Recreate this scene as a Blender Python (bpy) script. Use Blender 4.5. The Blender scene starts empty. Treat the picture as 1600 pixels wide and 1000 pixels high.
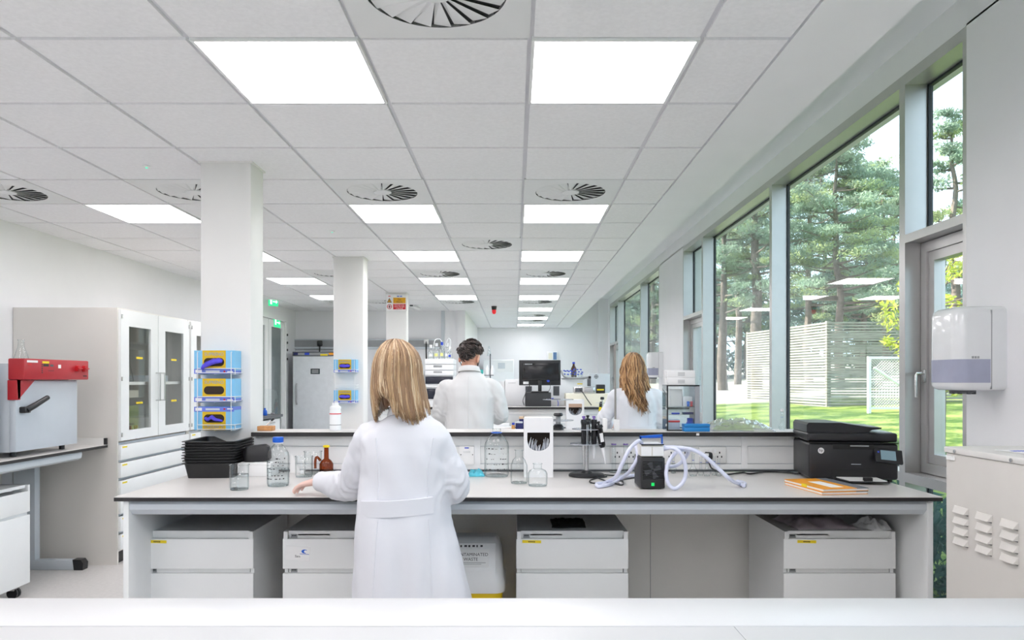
import bpy, bmesh, math, random
from math import pi, sin, cos, radians, sqrt
from mathutils import Vector, Matrix, noise
import numpy as np
S = bpy.context.scene
COL = S.collection
random.seed(7)
# ---------------------------------------------------------------- camera, world, sun, exposure
F, CX, CY, CAM = 1135.0, 804.0, 592.0, 1.42      # focal length in pixels, principal point, eye height
def gx(x, Y): return (x - CX) * Y / F
def gz(y, Y): return CAM - (y - CY) * Y / F
cam_d = bpy.data.cameras.new('camera'); cam = bpy.data.objects.new('camera', cam_d); COL.objects.link(cam)
cam.location = (0, 0, CAM); cam.rotation_euler = (pi / 2, 0, 0)
cam_d.sensor_width = 36; cam_d.lens = F / 1600 * 36
cam_d.shift_x = (800 - CX) / 1600; cam_d.shift_y = (CY - 500) / 1600
cam_d.clip_start = 0.05; cam_d.clip_end = 300
S.camera = cam
w = bpy.data.worlds.new('sky'); S.world = w; w.use_nodes = True
bg = w.node_tree.nodes['Background']; bg.inputs['Color'].default_value = (0.66, 0.84, 1.0, 1); bg.inputs['Strength'].default_value = 3.1
sd = bpy.data.lights.new('sun', 'SUN'); sd.energy = 21.0; sd.angle = radians(1.0); sd.color = (1, 0.93, 0.80)
sun = bpy.data.objects.new('sun', sd); COL.objects.link(sun)
sun.rotation_euler = Vector((0.80, -0.30, -0.60)).to_track_quat('-Z', 'Y').to_euler()
PANEL_STRENGTH = 10.8
vs = S.view_settings; vs.view_transform = 'Standard'; vs.look = 'None'; vs.gamma = 1.0; vs.use_curve_mapping = False
vs.exposure = 0.0
cy = S.cycles
cy.use_denoising = True; cy.max_bounces = 10; cy.diffuse_bounces = 6; cy.glossy_bounces = 4
cy.transparent_max_bounces = 24; cy.transmission_bounces = 6; cy.sample_clamp_indirect = 6.0
cy.caustics_reflective = False; cy.caustics_refractive = False

# ---------------------------------------------------------------- materials
def srgb(r, g, b):
    f = lambda c: (c / 255 / 12.92) if c / 255 <= .04045 else ((c / 255 + .055) / 1.055) ** 2.4
    return (f(r), f(g), f(b))
MATS = {}
def mat(name, col, rough=.5, metal=0.0, var=.04, scale=12.0, coat=0.0, spec=.5, bump=0.0, stretch=None):
    """Principled surface whose colour and roughness vary a little with a noise texture."""
    if name in MATS: return MATS[name]
    m = bpy.data.materials.new(name); m.use_nodes = True; nt = m.node_tree; N = nt.nodes; L = nt.links
    b = N['Principled BSDF']
    tc = N.new('ShaderNodeTexCoord'); mp = N.new('ShaderNodeMapping'); nz = N.new('ShaderNodeTexNoise')
    L.new(tc.outputs['Object'], mp.inputs['Vector']); L.new(mp.outputs['Vector'], nz.inputs['Vector'])
    if stretch: mp.inputs['Scale'].default_value = stretch
    nz.inputs['Scale'].default_value = scale; nz.inputs['Detail'].default_value = 4
    rp = N.new('ShaderNodeValToRGB'); L.new(nz.outputs['Fac'], rp.inputs['Fac'])
    rp.color_ramp.elements[0].position = .3; rp.color_ramp.elements[1].position = .7
    rp.color_ramp.elements[0].color = (*[c * (1 - var) for c in col], 1)
    rp.color_ramp.elements[1].color = (*[min(1, c * (1 + var)) for c in col], 1)
    L.new(rp.outputs['Color'], b.inputs['Base Color'])
    mr = N.new('ShaderNodeMapRange'); L.new(nz.outputs['Fac'], mr.inputs['Value'])
    mr.inputs['To Min'].default_value = max(.02, rough - .02); mr.inputs['To Max'].default_value = min(1, rough + .02)
    L.new(mr.outputs['Result'], b.inputs['Roughness'])
    b.inputs['Metallic'].default_value = metal; b.inputs['Coat Weight'].default_value = coat
    b.inputs['Specular IOR Level'].default_value = spec
    if bump:
        bp = N.new('ShaderNodeBump'); bp.inputs['Strength'].default_value = bump; bp.inputs['Distance'].default_value = .01
        L.new(nz.outputs['Fac'], bp.inputs['Height']); L.new(bp.outputs['Normal'], b.inputs['Normal'])
    MATS[name] = m; return m
def glass(name, tint=(.97, .985, .98), edge=(.72, .80, .80), blend=.25, gloss=.9, rough=.01, body=None, bodyfac=0.0, f0=.04):
    """Thin clear sheet: passes light straight through, reflects more at grazing angles."""
    if name in MATS: return MATS[name]
    m = bpy.data.materials.new(name); m.use_nodes = True; nt = m.node_tree; N = nt.nodes; L = nt.links
    N.remove(N['Principled BSDF']); out = N['Material Output']
    lw = N.new('ShaderNodeLayerWeight'); lw.inputs['Blend'].default_value = blend
    cr = N.new('ShaderNodeValToRGB'); L.new(lw.outputs['Facing'], cr.inputs['Fac'])
    cr.color_ramp.elements[0].color = (*tint, 1); cr.color_ramp.elements[0].position = .35
    cr.color_ramp.elements[1].color = (*edge, 1)
    tr = N.new('ShaderNodeBsdfTransparent'); L.new(cr.outputs['Color'], tr.inputs['Color'])
    gl = N.new('ShaderNodeBsdfGlossy'); gl.inputs['Roughness'].default_value = rough; gl.inputs['Color'].default_value = (gloss, gloss, gloss, 1)
    base = tr
    if body:
        df = N.new('ShaderNodeBsdfDiffuse'); df.inputs['Color'].default_value = (*body, 1)
        mx0 = N.new('ShaderNodeMixShader'); mx0.inputs[0].default_value = bodyfac
        L.new(tr.outputs[0], mx0.inputs[1]); L.new(df.outputs[0], mx0.inputs[2]); base = mx0
    lf = N.new('ShaderNodeLayerWeight'); lf.inputs['Blend'].default_value = .5      # Facing = 1 - |cos|; Schlick's curve
    pw = N.new('ShaderNodeMath'); pw.operation = 'POWER'; pw.inputs[1].default_value = 5; L.new(lf.outputs['Facing'], pw.inputs[0])
    ma = N.new('ShaderNodeMath'); ma.operation = 'MULTIPLY_ADD'; ma.inputs[1].default_value = .96; ma.inputs[2].default_value = f0; L.new(pw.outputs[0], ma.inputs[0])
    ma.use_clamp = True
    mx = N.new('ShaderNodeMixShader'); L.new(ma.outputs[0], mx.inputs[0])
    L.new(base.outputs[0], mx.inputs[1]); L.new(gl.outputs[0], mx.inputs[2]); L.new(mx.outputs[0], out.inputs['Surface'])
    MATS[name] = m; return m
def emit(name, col, strength):
    if name in MATS: return MATS[name]
    m = bpy.data.materials.new(name); m.use_nodes = True; b = m.node_tree.nodes['Principled BSDF']
    b.inputs['Base Color'].default_value = (*col, 1); b.inputs['Emission Color'].default_value = (*col, 1)
    b.inputs['Emission Strength'].default_value = strength
    MATS[name] = m; return m
WALL = mat('wall paint', (.835, .83, .85), .6, var=.015, scale=3)
TILE = mat('ceiling tile', (.87, .87, .885), .85, var=.03, scale=60, bump=.05)
TBAR = mat('ceiling grid metal', (.70, .70, .73), .5, var=.02)
PLASTER = mat('ceiling plaster', (.86, .865, .875), .45, var=.015, scale=3)
FLOORM = mat('vinyl floor', srgb(210, 206, 203), .45, var=.06, scale=40)
COLM = mat('column paint', (.78, .775, .76), .5, var=.015, scale=3)
ALU = mat('powder coated aluminium', (.56, .55, .545), .34, var=.02, metal=.6)
GASKET = mat('rubber gasket', (.03, .035, .045), .6)
PANE = glass('window glass', (.985, .995, .99), (.8, .88, .9))
WHITE = mat('white melamine', (.82, .83, .83), .4, var=.012, scale=5)
GREYW = mat('pale grey laminate', srgb(230, 228, 224), .45, var=.015, scale=5)
BEIGE = mat('cabinet side beige', srgb(222, 218, 212), .5, var=.012, scale=4)
TOPM = mat('worktop laminate', srgb(214, 210, 207), .3, var=.006, scale=4)
BLACK = mat('black laminate edge', (.018, .017, .018), .45)
BLKP = mat('black plastic', (.014, .014, .016), .38, var=.1)
BLKG = mat('glossy black plastic', (.012, .012, .014), .16, var=.1)
DGREY = mat('dark grey plastic', (.09, .095, .105), .45)
MGREY = mat('mid grey plastic', (.32, .33, .34), .45)
LGREY = mat('light grey paint', srgb(200, 206, 212), .4, var=.012)
STEEL = mat('brushed steel', (.62, .62, .62), .25, metal=1.0, var=.06, scale=40)
CHROME = mat('chrome', (.75, .75, .76), .08, metal=1.0, var=.02)
YEL = mat('yellow tape', srgb(238, 212, 30), .5)
INK = mat('black ink', (.03, .03, .035), .6)
BLUEI = mat('blue ink', srgb(40, 70, 190), .6)
REDI = mat('red ink', srgb(205, 35, 40), .6)
PAPER = mat('white paper', (.85, .85, .85), .7, var=.01)
BLUECAP = mat('blue cap plastic', srgb(15, 95, 205), .35)
LGLASS = glass('laboratory glass', (.97, .985, .985), (.45, .53, .54), blend=.45)
WATER = glass('water', (.93, .96, .97), (.7, .78, .8), blend=.4)
CARD = mat('brown cardboard', srgb(190, 150, 110), .8)
NAVY = mat('navy card', srgb(28, 36, 96), .5)
PURPLE = mat('purple nitrile', srgb(78, 66, 205), .5, var=.12, scale=40)
WPLAST = mat('white plastic', (.84, .85, .86), .3, var=.01)

# ---------------------------------------------------------------- mesh builder
class MB:
    def __init__(s): s.bm = bmesh.new(); s.mats = []
    def mi(s, m):
        if m is None: return 0
        if m not in s.mats: s.mats.append(m)
        return s.mats.index(m)
    def _fin(s, faces, m):
        i = s.mi(m)
        for f in faces: f.material_index = i
    def box(s, a, b, m=None, bev=0.0, rot=None, seg=2):
        vs_ = [s.bm.verts.new((x, y, z)) for z in (a[2], b[2]) for y in (a[1], b[1]) for x in (a[0], b[0])]
        q = [(0, 2, 3, 1), (4, 5, 7, 6), (0, 1, 5, 4), (2, 6, 7, 3), (0, 4, 6, 2), (1, 3, 7, 5)]
        fs = [s.bm.faces.new([vs_[k] for k in f]) for f in q]
        s._fin(fs, m)
        if bev:
            es = list({e for f in fs for e in f.edges})
            r = bmesh.ops.bevel(s.bm, geom=es, offset=bev, segments=seg, profile=.5, affect='EDGES', material=-1)
            s._fin([f for f in r['faces']], m); vs_ = list({v for f in r['faces'] for v in f.verts} | {v for v in vs_ if v.is_valid})
        if rot:
            bmesh.ops.transform(s.bm, matrix=rot, verts=vs_)
        return s
    def ring_loft(s, rings, m=None, caps=True, closed=True, loop=False):
        R = [[s.bm.verts.new(p) for p in r] for r in rings]; n = len(R[0]); fs = []
        pairs = list(zip(R, R[1:])) + ([(R[-1], R[0])] if loop else [])
        for A, B in pairs:
            for i in range(n if closed else n - 1):
                j = (i + 1) % n
                try: fs.append(s.bm.faces.new((A[i], A[j], B[j], B[i])))
                except ValueError: pass
        if caps and closed and not loop:
            fs.append(s.bm.faces.new(R[0][::-1])); fs.append(s.bm.faces.new(R[-1]))
        s._fin(fs, m); return s
    def cyl(s, p0, p1, r0, r1=None, m=None, n=20, caps=True):
        r1 = r0 if r1 is None else r1
        return s.tube([p0, p1], [r0, r1], m, n, caps)
    def tube(s, pts, r, m=None, n=8, caps=True, loop=False, flat=1.0):
        pts = [Vector(p) for p in pts]; k = len(pts)
        if not isinstance(r, (list, tuple)): r = [r] * k
        T = []
        for i in range(k):
            a = pts[(i - 1) % k] if loop else pts[max(i - 1, 0)]; b = pts[(i + 1) % k] if loop else pts[min(i + 1, k - 1)]
            d = b - a; T.append(d.normalized() if d.length > 1e-9 else Vector((0, 0, 1)))
        u = T[0].orthogonal().normalized(); rings = []
        if abs(T[0].z) > .9: u = Vector((1, 0, 0)) - T[0] * T[0].x; u.normalize()
        for i in range(k):
            u = u - T[i] * u.dot(T[i])
            if u.length < 1e-6: u = T[i].orthogonal()
            u.normalize(); v = T[i].cross(u)
            rings.append([pts[i] + (u * cos(2 * pi * j / n) + v * flat * sin(2 * pi * j / n)) * r[i] for j in range(n)])
        return s.ring_loft(rings, m, caps, True, loop)
    def lathe(s, prof, c=(0, 0, 0), m=None, n=28, caps=True, sx=1.0, sy=1.0):
        rings = [[(c[0] + max(r, 1e-4) * sx * cos(2 * pi * j / n), c[1] + max(r, 1e-4) * sy * sin(2 * pi * j / n), c[2] + z) for j in range(n)] for r, z in prof]
        return s.ring_loft(rings, m, caps)
    def prism(s, poly, axis, d0, d1, m=None):
        """2D outline extruded along axis: x -> (y,z) outline, y -> (x,z), z -> (x,y)."""
        f = {'x': lambda p, d: (d, p[0], p[1]), 'y': lambda p, d: (p[0], d, p[1]), 'z': lambda p, d: (p[0], p[1], d)}[axis]
        return s.ring_loft([[f(p, d0) for p in poly], [f(p, d1) for p in poly]], m)
    def face(s, pts, m=None):
        s._fin([s.bm.faces.new([s.bm.verts.new(p) for p in pts])], m); return s
    def build(s, name, m=None, parent=None, smooth=True, ang=40, loc=None, rot=None):
        bmesh.ops.recalc_face_normals(s.bm, faces=s.bm.faces[:])
        me = bpy.data.meshes.new(name); s.bm.to_mesh(me); s.bm.free()
        for mm in (s.mats or [m]): me.materials.append(mm)
        if smooth:
            me.polygons.foreach_set('use_smooth', [True] * len(me.polygons)); me.set_sharp_from_angle(angle=radians(ang))
        o = bpy.data.objects.new(name, me); COL.objects.link(o)
        if parent: o.parent = parent
        if loc: o.location = loc
        if rot: o.rotation_euler = rot
        return o
def B(a, b, m=None, bev=0.0): return MB().box(a, b, m, bev)
def rrect(x0, x1, y0, y1, r, n=5):
    out = []
    for cx_, cy_, a in ((x1 - r, y1 - r, 0), (x0 + r, y1 - r, 90), (x0 + r, y0 + r, 180), (x1 - r, y0 + r, 270)):
        for k in range(n + 1):
            t = radians(a + 90 * k / n); out.append((cx_ + r * cos(t), cy_ + r * sin(t)))
    return out
def thing(name, label, cat, loc=(0, 0, 0), rotz=0.0, group=None):
    o = bpy.data.objects.new(name, None); o.empty_display_size = .05; COL.objects.link(o)
    o.location = loc; o.rotation_euler = (0, 0, rotz); o['label'] = label; o['category'] = cat
    if group: o['group'] = group
    return o
def tag(o, label, cat, group=None, kind=None):
    o['label'] = label; o['category'] = cat
    if group: o['group'] = group
    if kind: o['kind'] = kind
    return o
def struct(o, label=None, cat=None):
    o['kind'] = 'structure'
    if label: o['label'] = label
    if cat: o['category'] = cat
    return o
def dup(root, loc, rotz=None, label=None, group=None):
    def rec(o, par):
        c = o.copy(); COL.objects.link(c)
        if par: c.parent = par
        for ch in list(o.children): rec(ch, c)
        return c
    r = rec(root, None); r.location = loc
    if rotz is not None: r.rotation_euler = (0, 0, rotz)
    if label: r['label'] = label
    if group: r['group'] = group
    return r
def text(s_, size, m, parent, loc, rot=(pi / 2, 0, 0), name='lettering', align='CENTER', ext=.0003, sx=1.0):
    cu = bpy.data.curves.new(name, 'FONT'); cu.body = s_; cu.size = size; cu.align_x = align; cu.align_y = 'CENTER'; cu.extrude = ext
    cu.resolution_u = 3
    t = bpy.data.objects.new(name, cu); COL.objects.link(t)
    me = bpy.data.meshes.new_from_object(t); bpy.data.objects.remove(t); me.materials.clear(); me.materials.append(m)
    o = bpy.data.objects.new(name, me); COL.objects.link(o); o.parent = parent; o.location = loc; o.rotation_euler = rot; o.scale = (sx, 1, 1)
    return o
RX = (pi / 2, 0, 0); RPX = (pi / 2, 0, pi / 2); RNX = (pi / 2, 0, -pi / 2)   # faces -y, +x, -x
def smoothpath(P, n=6, loop=False):
    P = [Vector(p) for p in P]; out = []; k = len(P)
    for i in range(k if loop else k - 1):
        p0 = P[(i - 1) % k] if loop or i else P[0]; p1 = P[i]; p2 = P[(i + 1) % k]
        p3 = P[(i + 2) % k] if loop or i + 2 < k else P[-1]
        for j in range(n):
            t = j / n
            out.append(.5 * ((2 * p1) + (p2 - p0) * t + (2 * p0 - 5 * p1 + 4 * p2 - p3) * t * t + (3 * p1 - p0 - 3 * p2 + p3) * t ** 3))
    if not loop: out.append(P[-1])
    return out

# ---------------------------------------------------------------- the room
XL, XR, CEIL, YF, YB = -3.83, 2.15, 2.61, 16.9, -3.4
YP = 12.7                                       # nearer back wall (left part of the room)
XP = -.86                                       # end of that wall
struct(B((XL - .2, YB - .2, -.12), (XR + .05, YF + .2, 0), FLOORM).build('floor', smooth=False))
XG, XE = .975, 1.275                            # right end of the tile grid, edge of the plain band
GX0, GY0, TS = .056, 2.54, .6
LIGHTS = [(0, k) for k in (-9, -6, -3, 0, 4, 7, 10, 13, 16, 19, 22)] + [(-2, k) for k in (-9, -6, -3, 0, 4, 7, 10, 13)] + [(-5, k) for k in (-9, -6, -3, 0, 4, 7, 10, 13)]  # rearmost row is added to brighten the space under the benches
VENTS = [(-1, -1), (-2, 3), (0, 3), (-4, 3), (-6, 3), (-1, 6), (-2, 9), (0, 9), (-4, 9), (-5, 14), (-4, 14), (-2, 14), (0, 14), (0, 18), (0, 20)]
m = MB()
m.box((XL, YB, CEIL + .012), (XG, YF, CEIL + .06), TBAR)
skip = set(LIGHTS) | set(VENTS)
for i in range(-7, 2):
    for k in range(-10, 24):
        x0, x1 = GX0 + i * TS + .011, GX0 + (i + 1) * TS - .011
        y0, y1 = GY0 + k * TS + .011, GY0 + (k + 1) * TS - .011
        x0, x1, y0, y1 = max(x0, XL), min(x1, XG - .014), max(y0, YB), min(y1, YF)
        if (i, k) in skip or x1 - x0 < .03 or y1 - y0 < .03: continue
        m.box((x0, y0, CEIL), (x1, y1, CEIL + .013), TILE)
ZS = 3.256
m.box((XG - .004, YB, CEIL - .002), (XE, YF, CEIL + .06), PLASTER)            # plain band beside the windows
m.box((XE - .03, YB, CEIL + .05), (XE, YF, ZS + .05), PLASTER)
m.box((XE - .03, YB, ZS), (XR + .3, YF, ZS + .06), PLASTER)
struct(m.build('ceiling', smooth=False))
struct(B((XL - .2, YB - .2, 3.3), (XR + .45, YF + .2, 3.6), WALL).build('roof', smooth=False))
struct(B((XL - .2, YB, 0), (XL, YF, 3.3), WALL).build('wall_left', smooth=False))
struct(B((XL - .2, YB - .2, 0), (XR + .3, YB, 3.3), WALL).build('wall_front', smooth=False))
m = MB(); m.box((XL, YP, 0), (XP, YF, CEIL + .012), WALL); m.box((XP - .13, YP - .05, 0), (XP, YP, CEIL), WALL)
m.box((XP - .42, YP - .02, 0), (XP - .36, YP, CEIL), LGREY)
struct(m.build('wall_back', smooth=False))
m = MB(); m.box((XP, YF, 0), (XR + .3, YF + .2, 3.3), WALL); m.box((1.93, YF - .2, 0), (XR, YF, ZS), WALL)
struct(m.build('wall_far', smooth=False))
HEAD = 3.10
PIERS = [(1.95, 3.456), (9.28, 10.8), (16.4, YF), (YB, -3.0)]
m = MB()
for a, b in PIERS: m.box((XR, a, 0), (XR + .3, b, HEAD + .01), WALL)
m.box((XR, YB, HEAD), (XR + .3, YF, 3.3), WALL)
struct(m.build('wall_right', smooth=False))
# windows: silver frames flush with the wall, glass set back
SB, ST, T0, T1, D = .852, .904, 2.167, 2.213, .155
wn = [0]
def window(y0, y1, narrow):
    wn[0] += 1
    m = MB(); h = .03; x0, x1 = XR, XR + .15
    m.box((x0, y0, 0), (x1, y0 + h, HEAD)); m.box((x0, y1 - h, 0), (x1, y1, HEAD))
    m.box((x0, y0 + h, HEAD - .06), (x1, y1 - h, HEAD)); m.box((x0, y0 + h, SB), (x1, y1 - h, ST)); m.box((x0, y0 + h, 0), (x1, y1 - h, .05))
    if narrow: m.box((x0, y0 + h, T0), (x1, y1 - h, T1))
    m.mats = [ALU]
    f = struct(m.build(f'window_{wn[0]}', ALU, smooth=False))
    g = MB(); gw = .012; xg = XR + .13
    zs = [(.05, SB), (ST, T0 if narrow else HEAD - .06)] + ([(T1, HEAD - .06)] if narrow else [])
    for za, zb in zs:
        for a, b in (((y0 + h, za), (y0 + h + gw, zb)), ((y1 - h - gw, za), (y1 - h, zb)), ((y0 + h, za), (y1 - h, za + gw)), ((y0 + h, zb - gw), (y1 - h, zb))):
            g.box((xg - .006, a[0], a[1]), (xg + .018, b[0], b[1]), GASKET)
    g.build('gasket', GASKET, f, smooth=False)
    p = MB()
    for n_, (za, zb) in enumerate(zs):
        if narrow and n_ == 1: continue
        p.box((xg, y0 + h, za), (xg + .006, y1 - h, zb))
    p.build('pane', PANE, f, smooth=False)
    if narrow:
        s_ = MB(); xs = XR + .085
        for a, b, x in ((h + .004, .055, xs), (h + .06, .05, xs + .012)):
            ya, yb, za, zb = y0 + a, y1 - a, ST + a - h, T0 - a + h
            s_.box((x, ya, za), (x + .06, ya + b, zb)); s_.box((x, yb - b, za), (x + .06, yb, zb))
            s_.box((x, ya + b, za), (x + .06, yb - b, za + b)); s_.box((x, ya + b, zb - b), (x + .06, yb - b, zb))
        sa = s_.build('sash', ALU, f, smooth=False)
        a = h + .11
        B((xs + .05, y0 + a, ST + .08), (xs + .056, y1 - a, T0 - .08), PANE).build('pane', PANE, sa, smooth=False)
        hd = MB(); yh = y1 - h - .05; hd.box((xs - .014, yh - .012, 1.40), (xs, yh + .012, 1.47), None, .004)
        hd.tube([(xs - .014, yh, 1.45), (xs - .05, yh, 1.45), (xs - .052, yh, 1.44), (xs - .052, yh, 1.32)], .008, None, 8)
        hd.build('window_handle', STEEL, sa)
    return f
for a, b, n_ in ((-3.0, -2.1, 1), (-2.1, 0, 0), (0, 1.38, 0), (1.38, 1.95, 1), (3.456, 4.03, 1), (4.03, 6.10, 0), (6.10, 8.32, 0), (8.32, 9.28, 1),
                 (10.8, 12.4, 0), (12.4, 15.1, 0), (15.1, 16.4, 1)):
    window(a, b, n_)
# columns
def column(x0, x1, y0, y1):
    m = MB(); m.box((x0, y0, 0), (x1, y1, CEIL), COLM, .012)
    m.box((x0 - .008, y0 - .004, CEIL - .01), (x1 + .008, y1 + .004, CEIL), COLM)
    return struct(m.build('column', COLM))
column(-1.72, -1.44, 3.97, 4.17); column(-1.765, -1.47, 7.07, 7.28); column(-1.77, -1.49, 10.0, 10.2)
# wall trunking and skirting
m = MB(); z0, z1 = gz(545, YP), gz(530, YP)
m.box((XL, YP - .055, z0), (XP - .44, YP, z1), MGREY); m.box((XL, YP - .065, z0 - .004), (XP - .44, YP, z0 + .03), LGREY); m.box((XL, YP - .065, z1 - .02), (XP - .44, YP, z1), LGREY)
struct(m.build('trim_1', smooth=False))
struct(B((XL, YB, 0), (XL + .012, 10.5, .1), DGREY).build('baseboard_left', smooth=False))
# ---------------------------------------------------------------- ceiling lights and air vents
LED = emit('lit diffuser', (1.0, .968, .985), PANEL_STRENGTH)
cl = thing('ceiling_light', 'x', 'ceiling light')
m = MB(); a = .296
for p, q in (((-a, -a), (a, -a + .012)), ((-a, a - .012), (a, a)), ((-a, -a + .012), (-a + .012, a - .012)), ((a - .012, -a + .012), (a, a - .012))):
    m.box((p[0], p[1], -.004), (q[0], q[1], .0115), WHITE)
m.build('frame', WHITE, cl, smooth=False)
B((-a + .012, -a + .012, 0), (a - .012, a - .012, .0115), LED).build('diffuser', LED, cl, smooth=False)
row = {-9: 'added row behind the near bench to brighten under the benches', -6: 'sixth row behind the near bench', -3: 'row above the near bench', 0: 'nearest row', 4: 'second row', 7: 'third row', 10: 'fourth row', 13: 'fifth row', 16: 'sixth row', 19: 'seventh row', 22: 'row nearest the far wall'}
colm = {0: 'lit square panel beside the windows, {}', -2: 'lit square panel in the middle line, {}', -5: 'lit square panel left of the columns, {}'}
first = True
for i, k in LIGHTS:
    loc = (GX0 + (i + .5) * TS, GY0 + (k + .5) * TS, CEIL)
    lab = colm[i].format(row[k] if k >= 0 else 'out of view ' + row[k])
    if first: cl.location = loc; cl['label'] = lab; cl['group'] = 'ceiling light panels'; first = False
    else: dup(cl, loc, None, lab, 'ceiling light panels')
VENTW = mat('white vent metal', (.76, .77, .77), .4, var=.01)
VOID = mat('vent void shade', (.05, .05, .055), .8)  # dark backing colour stands in for the shade behind the blades
cv = thing('ceiling_vent', 'x', 'air vent')
m = MB(); R = .222; n = 48; a = .297
sq = []; ci = []
for j in range(n):
    t = 2 * pi * j / n; c, s_ = cos(t), sin(t); k = a / max(abs(c), abs(s_)); sq.append((c * k, s_ * k)); ci.append((c * R, s_ * R))
m.ring_loft([[(x, y, .0) for x, y in ci], [(x, y, 0) for x, y in sq], [(x, y, .0115) for x, y in sq], [(x, y, .0115) for x, y in ci]], VENTW, False, True, True)
m.build('plate', VENTW, cv, smooth=False)
m = MB(); m.lathe([(R, .0), (R, .0105), (.001, .0105)], (0, 0, 0), VOID, 48, False)
m.build('dark_backing', VOID, cv, smooth=False)
m = MB()
for j in range(20):
    t = 2 * pi * j / 20; r0, r1 = .05, R - .004; w0, w1 = .008, .034
    ca, sa = cos(t), sin(t); px, py = -sa, ca
    P = [(ca * r0 - px * w0, sa * r0 - py * w0, -.001), (ca * r1 - px * w1 * .9, sa * r1 - py * w1 * .9, .0005), (ca * r1 + px * w1 * .85, sa * r1 + py * w1 * .85, .0095), (ca * r0 + px * w0, sa * r0 + py * w0, .008)]
    m.ring_loft([P, [(x, y, z + .0012) for x, y, z in P]], VENTW)
m.build('blades', VENTW, cv, smooth=False)
MB().lathe([(.001, -.002), (.055, -.002), (.058, .004), (.055, .009)], (0, 0, 0), VENTW, 24).build('hub', VENTW, cv)
vlab = ['large round swirl vent at the top of the photo', 'swirl vent in front of the middle second light', 'swirl vent in front of the second light beside the windows',
        'swirl vent half hidden by the nearest column', 'swirl vent furthest left by the left wall', 'swirl vent between the two lines of lights, second from front', 'swirl vent in front of the fourth middle light',
        'swirl vent in front of the fourth light beside the windows', 'swirl vent half hidden by the second column', 'far swirl vent left above the tall freezer', 'far swirl vent left of the column with the alarm sign',
        'far swirl vent behind the fifth middle light', 'far swirl vent behind the fifth light beside the windows', 'far swirl vent behind the sixth light', 'far swirl vent before the last lights']
for n_, (i, k) in enumerate(VENTS):
    loc = (GX0 + (i + .5) * TS, GY0 + (k + .5) * TS, CEIL)
    if n_ == 0: cv.location = loc; cv['label'] = vlab[0]; cv['group'] = 'round ceiling vents'
    else: dup(cv, loc, (n_ * .37), vlab[n_], 'round ceiling vents').rotation_euler = (0, 0, 0)
# ================================================================ outdoors
def terrain(x, y):
    return .05 * max(0, x - 2.4) + .021 * max(0, y - 3) + .05 * noise.noise((x * .3, y * .3, 0))
GRASS = bpy.data.materials.new('lawn'); GRASS.use_nodes = True
def _grass():
    N = GRASS.node_tree.nodes; L = GRASS.node_tree.links; b = N['Principled BSDF']; tc = N.new('ShaderNodeTexCoord')
    a = N.new('ShaderNodeTexNoise'); a.inputs['Scale'].default_value = 14; a.inputs['Detail'].default_value = 8
    c = N.new('ShaderNodeTexNoise'); c.inputs['Scale'].default_value = .5
    for q in (a, c): L.new(tc.outputs['Object'], q.inputs['Vector'])
    r = N.new('ShaderNodeValToRGB'); L.new(a.outputs['Fac'], r.inputs['Fac'])
    r.color_ramp.elements[0].color = (.04, .085, .015, 1); r.color_ramp.elements[1].color = (.20, .25, .07, 1)
    b.inputs['Specular IOR Level'].default_value = .1; a2 = N.new('ShaderNodeTexNoise'); a2.inputs['Scale'].default_value = 1.3; a2.inputs['Detail'].default_value = 6; L.new(tc.outputs['Object'], a2.inputs['Vector'])
    av = N.new('ShaderNodeMath'); av.operation = 'MULTIPLY_ADD'; L.new(a2.outputs['Fac'], av.inputs[0]); av.inputs[1].default_value = 1.2; hv = N.new('ShaderNodeMath'); hv.operation = 'MULTIPLY_ADD'; L.new(a.outputs['Fac'], hv.inputs[0]); hv.inputs[1].default_value = .8; hv.inputs[2].default_value = -.5; L.new(hv.outputs[0], av.inputs[2]); L.new(av.outputs[0], r.inputs['Fac'])
    r.color_ramp.elements[0].position = .35; r.color_ramp.elements[1].position = .68
    # a gravel path runs behind the lawn
    sep = N.new('ShaderNodeSeparateXYZ'); L.new(tc.outputs['Object'], sep.inputs[0])
    mr = N.new('ShaderNodeMath'); mr.operation = 'MULTIPLY_ADD'; L.new(c.outputs['Fac'], mr.inputs[0]); mr.inputs[1].default_value = 3.0; L.new(sep.outputs['Y'], mr.inputs[2])
    lo = N.new('ShaderNodeMapRange'); L.new(mr.outputs[0], lo.inputs['Value']); lo.inputs['From Min'].default_value = 24.5; lo.inputs['From Max'].default_value = 26
    mx = N.new('ShaderNodeMix'); mx.data_type = 'RGBA'; L.new(lo.outputs[0], mx.inputs[0]); L.new(r.outputs[0], mx.inputs[6]); mx.inputs[7].default_value = (.42, .41, .37, 1)
    L.new(mx.outputs[2], b.inputs['Base Color']); b.inputs['Roughness'].default_value = .9
_grass()
m = MB(); xs = [XR + .25, 2.6, 3, 3.5] + [4 + i for i in range(0, 40, 2)] + [46, 60, 80]; ys = [-20, -8, -2] + [i for i in range(0, 60, 2)] + [64, 76, 90, 110]
V = [[m.bm.verts.new((x, y, terrain(x, y) - .08)) for y in ys] for x in xs]
for i in range(len(xs) - 1):
    for j in range(len(ys) - 1): m.bm.faces.new((V[i][j], V[i + 1][j], V[i + 1][j + 1], V[i][j + 1]))
o = m.build('ground', GRASS); struct(o)
BARK = mat('pine bark', (.13, .105, .09), .9, var=.4, scale=6, bump=.3)
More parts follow.
